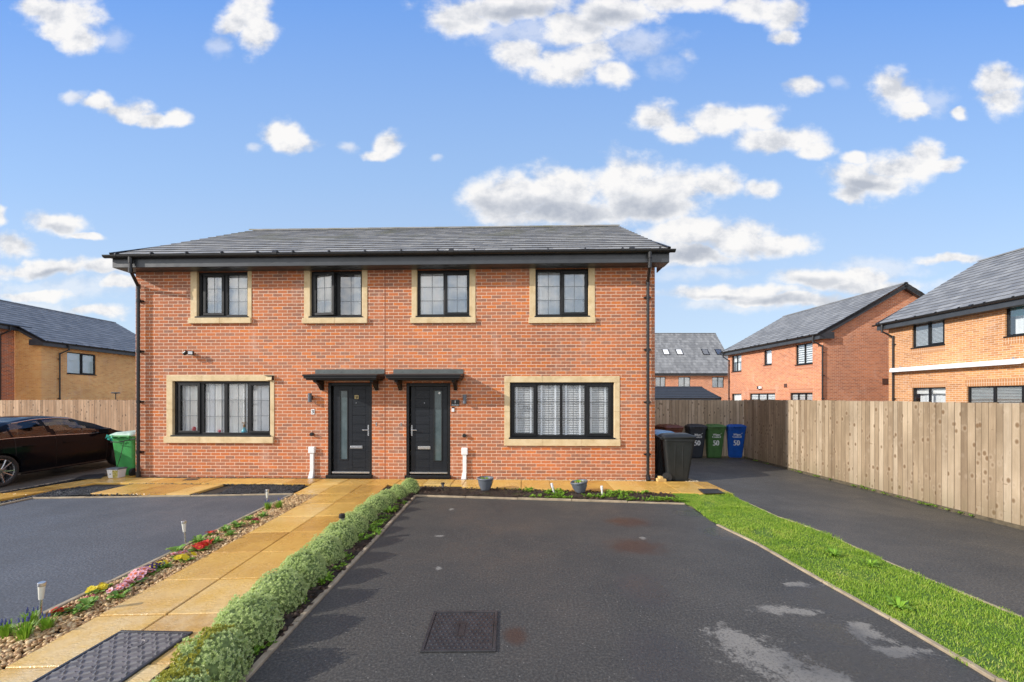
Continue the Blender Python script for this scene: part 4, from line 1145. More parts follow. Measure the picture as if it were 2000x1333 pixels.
add_text(b, '3', .075, (cx+.004, yl-.002, cz), bold=2); b.build('door_number', GOLD, d3, off=(0,0,0))
b = MB(); cx, cz = wp(857, 768); b.cyl((cx, yl+.0035, cz), (cx, yl+.001, cz), .026, n=16); b.build('sticker', WHITEPL, d1, off=(0,0,0))

# downpipes of the pair
dl = downpipe(house, wx(276), Z_E, OV, 0.06, xg=hit(255, 505, (0,D0-.41,0), (0,1,0))[0]-HX0)
dr = downpipe(house, wx(1263.5), Z_E, OV, 0.05, xg=hit(1269, 505, (0,D0-.41,0), (0,1,0))[0]-HX0, shoe=True)

# canopies: parts of the house
def canopy(x0, x1):
    zt, zb_ = wz(724.5, 690), 2.285
    c = MB(); pr = 0.52
    # sloping top board with moulded edge
    for (dx, y0, y1, za, zb2) in ((0.0, -pr, -0.002, 0.0, 0.05), (-0.02, -pr-.015, -0.002, .05, .085), (0.03, -pr+.05, -0.002, -.03, 0.0)):
        sl = 0.05
        V = [(x0+dx,y0,zb_+za),(x1-dx,y0,zb_+za),(x1-dx,y1,zb_+za),(x0+dx,y1,zb_+za),(x0+dx,y0,zb_+zb2),(x1-dx,y0,zb_+zb2),(x1-dx,y1,zb_+zb2+(sl if zb2 > .06 else 0)),(x0+dx,y1,zb_+zb2+(sl if zb2 > .06 else 0))]
        c.raw(V, [(0,3,2,1),(4,5,6,7),(0,1,5,4),(1,2,6,5),(2,3,7,6),(3,0,4,7)])
    o = c.build('canopy', PVC, house, off=(0,0,0), bevel=0.006)
    f = MB(); f.box(x0+.0, x1-.0, -.012, -.003, zb_+.13, zt+.03)
    f.raw([(x0,-.012,zb_+.138),(x1,-.012,zb_+.138),(x1,-.20,zb_+.118),(x0,-.20,zb_+.118)], [(3,2,1,0)])
    for i in range(4):
        xs = x0+(x1-x0)*(i+.5)/4; f.cyl((xs,-.012,zb_+.175),(xs,-.018,zb_+.175), .012, n=8)
    f.build('flashing', LEAD, o, off=(0,0,0))
    for xs in (x0+.17, x1-.17):
        g = MB(); prof = [(0,-.002,zb_-.03),(0,-.36,zb_-.03),(0,-.36,zb_-.075),(0,-.30,zb_-.085),(0,-.22,zb_-.105),(0,-.15,zb_-.15),(0,-.11,zb_-.20),(0,-.075,zb_-.215),(0,-.06,zb_-.25),(0,-.002,zb_-.25)]
        L_ = [(xs-.035, p[1], p[2]) for p in prof]; R_ = [(xs+.035, p[1], p[2]) for p in prof]
        g.poly(L_); g.poly(R_[::-1]); n = len(prof)
        for i in range(n):
            j = (i+1) % n; g.poly([L_[i], R_[i], R_[j], L_[j]])
        g.build('bracket', PVC, o, off=(0,0,0))
canopy(wx(616,726), wx(751,726)); canopy(wx(768.5,726), wx(905,726))

# ---- small things fixed to the front wall (things of their own)
def on_wall(name, label, cat, px, py, group=None):
    x, z = wp(px, py)
    return empty(name, (HX0+x, D0, z), 0, label, cat, group)
def wall_lamp(px, py, label):
    t = on_wall('wall_lamp', label, 'wall lamp', px, py, 'cylinder lamps beside the front doors')
    b = MB(); b.cyl((0,-.075,-.10),(0,-.075,.10), .042, n=18); b.cyl((0,-.075,-.104),(0,-.075,-.10), .030, n=14); b.build('lamp_body', GREYPL, t, off=(0,0,0), bevel=.004)
    b = MB(); b.box(-.03,.03,-.04,-.001,-.045,.045); b.build('mounting_plate', BLACKPL, t, off=(0,0,0), bevel=.004)
wall_lamp(608.5, 777, 'grey cylinder lamp on the brick above the white number 3 plate')
wall_lamp(908.5, 780, 'grey cylinder lamp on the brick to the right of the black number 1 plate')
t = on_wall('house_number_sign', 'white house number plate reading 3 on the brick left of the door', 'number sign', 611.3, 804.8)
b = MB(); b.box(-.04,.04,-.012,-.001,-.062,.062); b.build('plate', WHITEPL, t, off=(0,0,0), bevel=.006)
b = MB(); add_text(b, '3', .115, (0,-.0125,0), bold=2); b.build('number', BLACKPL, t, off=(0,0,0))
t = on_wall('house_number_sign', 'black house number plate reading 1 with small white lettering beside the right door', 'number sign', 889.2, 787.5)
b = MB(); b.box(-.095,.095,-.012,-.001,-.072,.072); b.build('plate', BLACKPL, t, off=(0,0,0), bevel=.006)
b = MB(); add_text(b, '1', .10, (0,-.0125,.025), bold=2)
b.box(-.080,.080,-.0135,-.0125,-.038,-.033)
for i in range(11): b.box(-.078+i*.0142, -.078+i*.0142+.010, -.0135, -.0125, -.057, -.047)
b.build('number', LETTER, t, off=(0,0,0))
t = on_wall('doorbell', 'small white doorbell under the black number plate', 'doorbell', 885, 800.5)
b = MB(); b.box(-.032,.032,-.022,-.001,-.05,.03); b.build('bell_body', WHITEPL, t, off=(0,0,0), bevel=.006)
b = MB(); b.box(-.028,.028,-.024,-.001,.0315,.06); b.build('sensor', BLACKPL, t, off=(0,0,0))
for (px, py, lb) in ((610.8, 848.3, 'round black vent cap on the brick below the white number plate'), (907.3, 850.8, 'round black vent cap on the brick right of the right hand door')):
    t = on_wall('vent_cap', lb, 'vent cap', px, py, 'vent caps on the front wall')
    b = MB(); b.cyl((0,-.001,0),(0,-.03,0), .035, n=16); b.cyl((0,-.03,0),(0,-.075,0), .045, .040, n=16); b.cyl((-.05,-.04,-.012),(.05,-.04,-.012), .014); b.build('cap', BLACKPL, t, off=(0,0,0), bevel=.004)
for (px, pt_, pb, base, lb) in ((611, 872.5, 885, 921, 'white cable box and pipe on the wall left of the left door'), (908, 874.5, 888, 921, 'white cable box and pipe on the wall right of the right door')):
    x, z1 = wp(px, pt_); _, z0 = wp(px, pb); _, zb_ = wp(px, base)
    t = empty('cable_box', (HX0+x, D0, 0.02), 0, lb, 'cable box', 'white cable boxes on the front wall')
    b = MB(); b.box(-.072,.072,-.075,-.001,z0-.02,z1-.02); b.build('box_cover', WHITEPL, t, off=(0,0,0), bevel=.012)
    b = MB(); b.box(-.042,.042,-.055,-.001,.18,z0-.021)
    V = [(-.042,-.055,.18),(.042,-.055,.18),(.042,-.001,.18),(-.042,-.001,.18),(-.075,-.085,.0),(.035,-.085,.0),(.035,-.001,.0),(-.075,-.001,.0)]
    b.raw(V, [(0,1,5,4),(1,2,6,5),(3,0,4,7),(4,5,6,7)]); b.build('pipe_cover', WHITEPL, t, off=(0,0,0), bevel=.005)
# security light
t = on_wall('security_light', 'small black security light with white lenses on the brick above the left window', 'security light', 376, 691)
b = MB(); b.cyl((-.10,-.12,-.02),(-.03,-.12,.03), .045, n=14); b.box(-.03,.03,-.10,-.001,-.03,.03); b.build('light_body', BLACKPL, t, off=(0,0,0), bevel=.005)
M = Matrix.Translation((.07,-.13,.0)) @ Matrix.Rotation(R(15), 4, 'Z')
b = MB(); b.box(-.055,.055,-.03,.03,-.045,.045,M); b.build('lamp_head', BLACKPL, t, off=(0,0,0), bevel=.008)
b = MB(); b.box(-.042,.042,-.034,-.0305,-.032,.032,M); b.build('lens', WHITEPL, t, off=(0,0,0)); b = MB(); b.cyl((-.115,-.13,-.031),(-.104,-.122,-.023), .034, n=12); b.build('lens', WHITEPL, t, off=(0,0,0))
t = on_wall('alarm_sensor', 'small wedge shaped sensor box on the stone head of the left window', 'sensor', 528, 739)
b = MB(); V = [(-.075,-.05,.05),(.085,-.05,.05),(.085,-.013,.05),(-.075,-.013,.05),(-.055,-.085,-.05),(.075,-.085,-.05),(.075,-.013,-.05),(-.055,-.013,-.05)]
b.raw(V, [(0,1,2,3),(7,6,5,4),(0,4,5,1),(1,5,6,2),(2,6,7,3),(3,7,4,0)]); b.build('sensor_body', STONE, t, off=(0,0,0), bevel=.006)
b = MB(); b.box(-.085,.095,-.09,-.0135,.0505,.062); b.box(.086,.096,-.09,-.0135,-.05,.05); b.build('sensor_hood', BLACKPL, t, off=(0,0,0), bevel=.003)
for (px, lb) in ((735.3, 'small steel hook on the brick just right of the left door'), (783.5, 'small steel hook on the brick just left of the right door')):
    t = on_wall('wall_hook', lb, 'hook', px, 829, 'hooks between the doors')
    b = MB(); b.box(-.012,.012,-.006,-.001,-.04,.04); b.tube([(0,-.006,.01),(0,-.05,-.02),(0,-.055,.015)], .006, 6); b.build('hook', STEEL, t, off=(0,0,0))
# ornaments on the inner sill of the left window
zs = Lw_[0][6]+0.03+0.055
def sill_thing(name, label, cat, px, build, y=0.135):
    x = wx(px); b = MB(); mats = build(b)
    o = b.build(name, mats, None, off=(0,0,0), smooth=True); o.location = (HX0+x, D0+y, zs-.0); tag(o, label, cat); return o
sill = MB(); q = Lw_[0]; sill.box(q[1]+.02, q[2]-.02, .122, .30, zs-.03, zs-.001); sill.build('inner_sill', WHITEPL, house, off=(0,0,0))
REDJ = plain('red candle glass', (0.45,0.02,0.03), 0.3); BLUEG = plain('blue bottle glass', (0.12,0.42,0.52), 0.2); BRONZE = plain('bronze', (0.30,0.16,0.06), 0.4, 0.4); PINKF = plain('pink blossom', (0.60,0.08,0.14), 0.6)
sill_thing('candle_jar', 'red candle jar on the sill of the left window', 'jar', 371, lambda b: (b.lathe((0,0,0), [(0.001,0),(.036,0),(.042,.03),(.042,.10),(.030,.13),(.001,.13)]), [REDJ])[1])
sill_thing('pink_ornament', 'round pink ornament low on the sill of the left window', 'ornament', 421.3, lambda b: (b.lathe((0,0,0), [(0.001,0),(.02,0),(.036,.02),(.034,.045),(.02,.06),(.001,.062)]), [PINKF])[1])
def bottle(b):
    b.lathe((0,0,0), [(.001,0),(.05,0),(.055,.02),(.05,.05),(.02,.10),(.018,.12)], mi=0)
    b.lathe((0,0,0), [(.02,.12),(.024,.14),(.018,.19),(.012,.20),(.02,.215),(.012,.24),(.010,.29),(.001,.30)], mi=1); b.box(-.05,.05,-.008,.008,.215,.235, mi=1)
    return [BLUEG, BRONZE]
sill_thing('ornamental_bottle', 'pale blue bottle with a bronze cross shaped top on the window sill', 'bottle', 469, bottle)

# ================================================================== neighbouring houses
def side_frame(p_cam, rz_cam):
    """root of a house whose front wall starts at camera-frame point; returns origin and rotation in the world"""
    o = W(*p_cam); return np.array([o[0], o[1], 0.0]), rz_cam + TH
def local_hit(px, py, o, rz):
    n = np.array([math.sin(rz), -math.cos(rz), 0.0]); p = hit(px, py, o, n) - o
    return p[0]*math.cos(rz)+p[1]*math.sin(rz), p[2]
def rect(o, rz, pxl, pxr, pt_, pb, square=True):
    xl, zt = local_hit(pxl, pt_, o, rz); xr, zt2 = local_hit(pxr, pt_, o, rz); _, zb_ = local_hit(pxl, pb, o, rz); _, zb2 = local_hit(pxr, pb, o, rz)
    return [xl, xr, zb_, zt]

def simple_units(x0, x1, n, opener=None, fr=0.055, m=0.07):
    w_ = (x1-x0-2*fr-(n-1)*m)/n
    return [(x0+fr+k*(w_+m), x0+fr+k*(w_+m)+w_, (opener == k)) for k in range(n)]

# --- near right house
o2, r2 = side_frame((16.6, 18.05), R(-90)+0.01)
def lr(pts, z, o, rz): pass
R2h = []
q1 = rect(o2, r2, 1781, 1845, 620, 680); q1[3] = local_hit(1781, 623, o2, r2)[1]; q1[2] = local_hit(1781, 680.5, o2, r2)[1]
q2 = [local_hit(1963, 600, o2, r2)[0], local_hit(1963, 600, o2, r2)[0]+1.5, q1[2], q1[3]]
zlow = local_hit(1781, 758, o2, r2)[1]
q3 = [local_hit(1781, 770, o2, r2)[0], local_hit(1847, 770, o2, r2)[0], 0.9, zlow]
q4 = [local_hit(1888, 770, o2, r2)[0], local_hit(1888, 770, o2, r2)[0]+2.4, 0.05, zlow]
hs = [tuple(q) for q in (q1, q2, q3, q4)]
L2 = 9.2
hr2 = gable_house('orange brick house at the right edge with a white awning on its wall', 'house', o2, r2, L2, 8.6, 5.12, 7.95, BRICK_ORANGE, TILE_BLUE, hs, group=None)
window(hr2, *q1, simple_units(q1[0], q1[1], 2, 1), bars=False, fill=venetian(.05, .045, False, 30))
window(hr2, *q2, simple_units(q2[0], q2[1], 2, 1), bars=False, fill=roller(TEALCLOTH, 0.45))
window(hr2, *q3, simple_units(q3[0], q3[1], 2), bars=False, fill=roller(CREAM, 0.18))
window(hr2, *q4, simple_units(q4[0], q4[1], 3), bars=False, fill=venetian(.05, .04, False, 20), name='patio_door')
for q in (q1, q2, q3, q4):
    sb = MB(); z0_ = q[2]-.26 if q in (q1, q2) else q[3]+.01
    soldier(sb, q[0]-.05, q[1]+.05, z0_, z0_+.225, -.003); sb.build('brick_lintel', BRICK_ORANGE, hr2, off=(0,0,0))
downpipe(hr2, 0.28, 5.12, 0.35, 0.1, xg=0.12)
aw = MB(); za = local_hit(1748, 724, o2, r2)[1]; xa = local_hit(1748, 724, o2, r2)[0]
aw_o = empty('awning', tuple(o2 + np.array([math.cos(r2)*xa, math.sin(r2)*xa, za])), r2, 'long white folded awning cassette on the orange brick wall', 'awning')
aw.box(0, 4.6, -.24, -.002, -.07, .09); aw.box(.02, 4.58, -.28, -.24, -.09, .03); aw.build('cassette', WHITEPL, aw_o, off=(0,0,0), bevel=.03, seg=3)
aw = MB(); aw.box(.3, .36, -.10, -.002, .0905, .15); aw.build('bracket', STEEL, aw_o, off=(0,0,0)); aw = MB(); aw.box(4.2, 4.26, -.10, -.002, .0905, .15); aw.build('bracket', STEEL, aw_o, off=(0,0,0))

# --- middle right house
dR1 = 0.055
o1, r1 = side_frame((15.45, 29.3), R(-90)+dR1)
L1 = 8.35
def zat(px, py): return local_hit(px, py, o1, r1)
def q_of(a, c, t, b_): 
    x0 = zat(a, t)[0]; x1 = zat(c, t)[0]; return [x0, x1, zat((a+c)/2, b_)[1], zat((a+c)/2, t)[1]]
w1 = q_of(1429,1448,698,728); w2 = q_of(1492,1507,684.5,713); w3 = q_of(1554,1587,671.5,712)
ztop = w3[3]; zbot = w3[2]; w1[2], w1[3] = zbot, ztop; w2[3] = ztop; 
l1 = q_of(1429,1448,769,781); l2 = q_of(1464,1514,768.5,781); l3 = q_of(1543,1587,767.5,781)
zl = l3[3]
for q in (l1, l3): q[2], q[3] = 0.95, zl
l2[2], l2[3] = 0.05, zl
hs = [tuple(q) for q in (w1, w2, w3, l1, l2, l3)]
hr1 = gable_house('terracotta brick house with a dark gable beyond the fence', 'house', o1, r1, L1, 8.6, 5.12, 7.75, BRICK_TERRA, TILE_BLUE, hs)
for q, n, fl in ((w1, 2, roller(CREAM, .4)), (w2, 1, roller(NET, .9)), (w3, 2, venetian(.12, .09, False, 60)), (l1, 1, roller(CREAM, .5)), (l2, 3, venetian(.10, .07, False, 60)), (l3, 3, venetian(.10, .07, False, 60))):
    window(hr1, *q, simple_units(q[0], q[1], n), bars=False, fill=fl)
for q in (w1, w2, w3, l1, l2, l3):
    sb = MB(); z0_ = q[2]-.26 if q in (w1, w2, w3) else q[3]+.01
    soldier(sb, q[0]-.05, q[1]+.05, z0_, z0_+.225, -.003); sb.build('brick_lintel', BRICK_TERRA, hr1, off=(0,0,0))
xdp = local_hit(1609, 700, o1, r1)[0]; downpipe(hr1, xdp, 5.12, 0.35, 0.1, xg=xdp-.2); downpipe(hr1, 0.22, 5.12, 0.35, 0.1, xg=0.1)
x, z = local_hit(1485.5, 757.5, o1, r1)
so1 = empty('security_light', tuple(o1 + np.array([math.cos(r1)*x, math.sin(r1)*x, z])), r1, 'black and white security light on the terracotta house beyond the fence', 'security light')
b = MB(); b.box(-.16,.0,-.14,-.001,-.09,.09); b.build('light_body', BLACKPL, so1, off=(0,0,0), bevel=.02)
b = MB(); b.box(.01,.2,-.16,-.03,-.08,.08); b.build('lamp_head', WHITEPL, so1, off=(0,0,0), bevel=.02)
b = MB(); x, z = local_hit(1534.5, 753.5, o1, r1); b.box(x-.12, x+.12, -.02, -.002, z-.11, z+.11)
b.box(L1+.002, L1+.02, 3.2, 3.55, 2.55, 2.85); b.build('air_vent', plain('brown vent', (0.10,0.045,0.03), .7), hr1, off=(0,0,0))

# --- far long house behind
oB, rB = side_frame((12.0, 50.0), 0.0)
zBe = 1.87 + (777-730)*50/800; zBr = 1.87+(777-651.5)*55.0/800
xL = 12.0; xR = (1438-1000)/800*50.0-.25
hs = []
for (a, c) in ((1280,1300),(1325,1348.5),(1391,1414)):
    x0, zt = local_hit(a, 737, oB, rB); x1, _ = local_hit(c, 737, oB, rB); hs.append((x0, x1, local_hit(a, 757.5, oB, rB)[1], zt))
hb = gable_house('long far house with a tall grey roof and small skylights', 'house', oB, rB, xR-xL, 10.0, zBe, zBr, BRICK_TERRA, TILE_BLUE, hs, gauge=0.5)
for q, fl in zip(hs, (roller(NET, .2), curtains([(0,1,6)]), roller(CREAM, .3))):
    window(hb, *q, simple_units(q[0], q[1], 2), bars=False, fill=fl, cill=False)
zsl = 0.53; 
for (px, lit) in ((1300,1),(1326,1),(1377,0),(1403,0)):
    dy, dz = 5.35, zBr-zBe; L_ = math.hypot(dy, dz); a = math.atan2(dz, dy)
    d = 52.4; x = (px-1000)/800*d - xL
    M = Matrix.Translation((x, -0.35+math.cos(a)*L_*.50, zBe+math.sin(a)*L_*.50)) @ Matrix.Rotation(a, 4, 'X')
    f = MB(); f.box(-.40,.40,-.55,.55,0.02,.09,M); s = f.build('skylight', PVC, hb, off=(0,0,0))
    f = MB(); f.box(-.32,.32,-.46,.46,.091,.096,M); f.build('pane', WHITEPL if lit else GLASS, s, off=(0,0,0))  # lit panes get white, their brightness put into the colour

# --- dark roofed garden building behind the back fence
og, rg = side_frame((7.6, 24.0), 0.0)
gx1 = (1403-1000)/800*24.0-.2-7.6
zg = 1.87-(778.5-777)*24/800; zgr = 1.87+(777-757)*26.4/800
garage = gable_house('low outbuilding with a plain dark roof behind the back fence', 'outbuilding', og, rg, gx1, 4.2, zg, zgr, BRICK_TERRA, plain('dark felt roof', (0.02,0.024,0.03), .6, var=.3), [], gutter=False, name='outbuilding', ov=.3)

# --- left house with a buff and a red wing
oL, rL = side_frame((-27.15, 23.6), R(90)+0.03)
LL = 9.1
x0, zt = local_hit(131, 689, oL, rL); x1, _ = local_hit(187.5, 689, oL, rL); zb_ = local_hit(131, 730, oL, rL)[1]
zt = local_hit(131, 687.5, oL, rL)[1]
hl = gable_house('buff and red brick house with a blue grey roof at the left edge', 'house', oL, rL, LL, 8.6, 5.12, 7.85, BRICK_BUFF, TILE_BLUE, [(x0, x1, zb_, zt)])
window(hl, x0, x1, zb_, zt, simple_units(x0, x1, 2, 1), bars=False, fill=roller(CREAM, .35))
downpipe(hl, 0.95, 5.12, .35, .1, xg=1.15)
# red wing set back 1.4 m under the same roof plane
pit = (7.85-5.12)/(8.6/2+.35); bk = 1.45; zrw = 5.12+pit*(bk+.35)
w = MB(); Lr = 7.0
wall_holes(w, -Lr, -0.004, -.03, zrw-.05, [], y=bk); w.poly([(-Lr,bk,-.03),(-Lr,8.6,-.03),(-Lr,8.6,zrw),(-Lr,bk,zrw)])
w.build('red_wall', BRICK_RED, hl, off=(0,0,0))
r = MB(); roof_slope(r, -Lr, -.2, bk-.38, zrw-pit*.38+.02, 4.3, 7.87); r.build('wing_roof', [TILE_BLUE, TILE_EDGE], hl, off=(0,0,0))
f = MB(); ze2 = zrw-pit*.35; f.box(-Lr, .35, bk-.35, bk-.328, ze2-.27, ze2-.015); f.box(-Lr, .35, bk-.328, bk-.002, ze2-.271, ze2-.25); f.build('wing_fascia', FASCIA, hl, off=(0,0,0))
f = MB(); f.cyl((-Lr, bk-.41, ze2-.03), (.45, bk-.41, ze2-.03), .06, n=12); f.build('wing_gutter', BLACKPL, hl, off=(0,0,0))
f = MB(); f.tube([(-.55,bk-.41,ze2-.05),(-.55,bk-.41,ze2-.33),(-.75,bk-.08,ze2-.6),(-.75,bk-.08,0.1)], .036, 12); f.build('downpipe', BLACKPL, hl, off=(0,0,0))

# ------------------------------------------------------------------ fences
def fence(p, q, mat, label, top=1.80, seam=None, pitch=0.098, name='timber_fence', flip=1, base=0.0, skew=6):
    p = np.array(p[:2]); q = np.array(q[:2]); L = np.linalg.norm(q-p); d = (q-p)/L; rz = math.atan2(d[1], d[0])
    root = empty(name, (p[0], p[1], base), rz, label, 'fence')
    b = MB(); x = 0.0; k = 0; hh = 0.0
    while x < L:
        if k % 18 == 0: hh = random.uniform(-.012, .012)
        w_ = pitch*random.uniform(1.08, 1.24); z1 = top + hh + random.uniform(-.006, .006)
        M = Matrix.Translation((x, 0, 0)) @ Matrix.Rotation(R(skew*flip)*random.uniform(.6, 1.3), 4, 'Z') @ Matrix.Rotation(random.uniform(-.004, .004), 4, 'Y')
        xe = min(w_, L-x+.01)
        z2 = z1+random.uniform(-.003,.003)
        V = [tuple(M @ Vector(v)) for v in [(0,-.004,.055),(xe,-.012,.055),(xe,.010,.055),(0,.004,.055),(0,-.004,z1),(xe,-.012,z2),(xe,.010,z2),(0,.004,z1)]]
        bb = len(b.v); b.v.extend(V)
        for q in ((0,3,2,1),(4,5,6,7),(0,1,5,4),(1,2,6,5),(2,3,7,6),(3,0,4,7)):
            b.f.append(tuple(bb+i for i in q)); b.mi.append(0)
            b.uv.append([(k+(.01 if i in (0,3,4,7) else .99), V[i][2]) for i in q])
        x += pitch*random.uniform(.92, 1.06); k += 1
    b.build('boards', mat, root, off=(0,0,0))
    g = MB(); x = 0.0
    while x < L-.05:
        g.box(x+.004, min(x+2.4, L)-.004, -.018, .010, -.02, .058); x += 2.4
    g.build('gravel_board', plain('gap dark gravel board', (0.10,0.08,0.05), .9, var=.4), root, off=(0,0,0))  # darkened to read as the shaded gap below the boards
    r = MB()
    for z in (.35, .95, 1.5): r.box(0, L, .02, .06, z-.035, z+.035)
    r.build('rail', mat, root, off=(0,0,0))
    x = 0.3
    while x < L: 
        po = MB(); po.box(x-.045, x+.045, .061, .15, -.03, top-.06); po.build('post', mat, root, off=(0,0,0)); x += 2.4
    return root
f0_, f1_ = np.array(FA), np.array(FB)
fd = (f1_-f0_)/np.linalg.norm(f1_-f0_); Lf = np.linalg.norm(f1_-f0_)
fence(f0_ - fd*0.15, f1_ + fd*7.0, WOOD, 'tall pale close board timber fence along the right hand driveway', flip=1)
fbk = np.array(gw(1458, 894.5)); 
FBK = (FA[0]-0.1, FA[1]+0.25)
# back fence from behind the house to the corner
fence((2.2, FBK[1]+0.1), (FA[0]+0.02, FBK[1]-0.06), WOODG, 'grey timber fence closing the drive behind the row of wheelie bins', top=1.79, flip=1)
# left fence behind the parked car
fl0 = W(-21.5, 13.9); fl1 = W(-10.6, 13.1)
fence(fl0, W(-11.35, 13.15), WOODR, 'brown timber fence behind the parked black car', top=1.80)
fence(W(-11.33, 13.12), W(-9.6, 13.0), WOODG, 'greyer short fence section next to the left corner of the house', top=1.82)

# ------------------------------------------------------------------ wheelie bins
def mk_bin_parts(root, col, lidcol=None, grooves=True, number=None, council=True, lid_angle=0.0):
    m = plain('moulded plastic ' + root['label'][:24], col, 0.42, var=0.22, scale=5, bmp=0.04, spec=.3)
    lm = m if lidcol is None else plain('lid plastic ' + root['label'][:24], lidcol, 0.45, var=0.3, scale=6, bmp=.05)
    b = MB()
    # body: tapered rounded rectangle rings
    def ring(hw, y0, y1, z, rad=0.06, n=4):
        P = []
        for (cx, cy, a0) in ((hw-rad, y0+rad, -90), (hw-rad, y1-rad, 0), (-hw+rad, y1-rad, 90), (-hw+rad, y0+rad, 180)):
            for k in range(n+1):
                a = R(a0+90*k/n); P.append((cx+rad*math.cos(a), cy+rad*math.sin(a), z))
        return P
    rings = [ring(.205, -.22, .20, .012, .05), ring(.215, -.235, .215, .05, .055), ring(.262, -.335, .285, .80), ring(.272, -.35, .29, .90), ring(.285, -.365, .30, .905), ring(.285, -.365, .30, .955)]
    n = len(rings[0]); V = [p for r_ in rings for p in r_]; Fc = []
    for i in range(len(rings)-1):
        for k in range(n):
            j = (k+1) % n; Fc.append((i*n+k, i*n+j, (i+1)*n+j, (i+1)*n+k))
    Fc.append(tuple(range(n-1,-1,-1))); b.raw(V, Fc)
    if grooves:   # raised ribs on both sides and the front
        for sx in (-1, 1):
            for yy in (-.10, .06):
                b.raw([(sx*.2165,yy-.012,.1),(sx*.2165,yy+.012,.1),(sx*.268,yy+.012,.86),(sx*.268,yy-.012,.86),(sx*.2225,yy-.006,.1),(sx*.2225,yy+.006,.1),(sx*.2725,yy+.006,.86),(sx*.2725,yy-.006,.86)], [(4,5,6,7),(0,1,5,4),(1,2,6,5),(2,3,7,6),(3,0,4,7)])
    b.build('bin_body', m, root, off=(0,0,0), smooth=False, bevel=0)
    # lid, hinged at the back
    l = MB(); M = Matrix.Translation((0,.30,.957)) @ Matrix.Rotation(-lid_angle, 4, 'X') @ Matrix.Translation((0,-.30,-.957))
    lr = [ring(.297, -.385, .33, .957, .06), ring(.297, -.385, .33, .985, .06), ring(.285, -.365, .33, 1.0, .06), ring(.20, -.26, .27, 1.045, .06), ring(.12, -.16, .2, 1.055, .05)]
    V = [tuple(M @ Vector(p)) for r_ in lr for p in r_]; Fc = []
    for i in range(len(lr)-1):
        for k in range(n):
            j = (k+1) % n; Fc.append((i*n+k, i*n+j, (i+1)*n+j, (i+1)*n+k))
    Fc.append(tuple(range((len(lr)-1)*n, len(lr)*n))); Fc.append(tuple(range(n-1,-1,-1))); l.raw(V, Fc)
    l.box(-.10,.10,-.435,-.38,.965,.985,M)
    l.build('lid', lm, root, off=(0,0,0), bevel=.004, seg=1)
    h = MB(); h.cyl((-.26,.355,.965),(.26,.355,.965), .018, n=10)
    for x in (-.22, 0, .22): h.box(x-.025, x+.025, .29, .365, .935, .98)
    h.build('handle', m, root, off=(0,0,0))
    for sx in (-1, 1):
        w_ = MB(); w_.cyl((sx*.205,.235,.10),(sx*.265,.235,.10), .10, n=22); w_.cyl((sx*.265,.235,.10),(sx*.269,.235,.10), .062, n=18); w_.cyl((sx*.269,.235,.10),(sx*.279,.235,.10), .025, n=12)
        w_.build('wheel', RUBBER, root, off=(0,0,0), bevel=.006)
    if number:
        t = MB(); ti = math.atan2(.10, .75)
        def yz(z): return -.235-(z-.05)*(.10/.75)-.003
        if council:
            add_text(t, 'Wigan', .085, (0.0, yz(.735), .735), tilt=ti, bold=2); add_text(t, 'Council', .085, (0.0, yz(.665), .665), tilt=ti, bold=2)
            for k in range(3): t.box(.12+.012*k, .126+.012*k, yz(.76)-.001, yz(.76)+.001, .755+.008*k, .775+.008*k)
        add_text(t, number, .235, (0, yz(.47), .47), tilt=ti, bold=2, sx=.82)
        t.build('lettering', LETTER, root, off=(0,0,0))
def wheelie(px, py, rzc, col, label, lidcol=None, number=None, group='wheelie bins beside the house', la=0.0, off=0.3, grooves=True):
    p = G(px, py); 
    rz = rzc + TH
    c = np.array([p[0], p[1]])
    t = empty('wheelie_bin', (c[0], c[1], 0.0), rz, label, 'wheelie bin', group)
    mk_bin_parts(t, col, lidcol, grooves, number, True, la); return t
BLK = (0.022,0.024,0.028); 
wheelie(1353, 893.5, R(2), (0.028,0.034,0.045), 'black wheelie bin with a white 50 beside the green 50 bin', number='50')
wheelie(1389.5, 893.5, R(0), (0.055,0.135,0.045), 'dark green wheelie bin with a white 50 between the black and blue bins', number='50')
wheelie(1430, 893.2, R(-4), (0.008,0.075,0.36), 'bright blue wheelie bin with a white 50 in the fence corner', number='50')
wheelie(1306, 897, R(8), (0.11,0.035,0.022), 'brown lidded wheelie bin behind the large black bin')
wheelie(1287, 923, R(12), (0.03,0.035,0.04), 'wheelie bin with a pale blue lid tight against the house corner', lidcol=(0.16,0.30,0.48))
bb_ = wheelie(1319, 937.8, R(82), (0.016,0.018,0.019), 'large black wheelie bin standing side on at the front corner of the house', la=0.03)
b = MB(); b.box(-.215,-.20,-.05,.02,.28,.36); 
# small yellow sticker on the side that faces the street
b = MB(); b.raw([(-.236+.0,.17,.30),(-.236,.21,.30),(-.240,.21,.38),(-.240,.17,.38)], [(0,1,2,3)]); 
t = MB(); t.box(.234,.2385,.13,.18,.30,.37); 
bg_ = wheelie(261, 927.3, R(178), (0.06,0.30,0.085), 'bright green wheelie bin with a grubby pale lid by the left corner of the house', lidcol=(0.42,0.55,0.45), la=0.02)
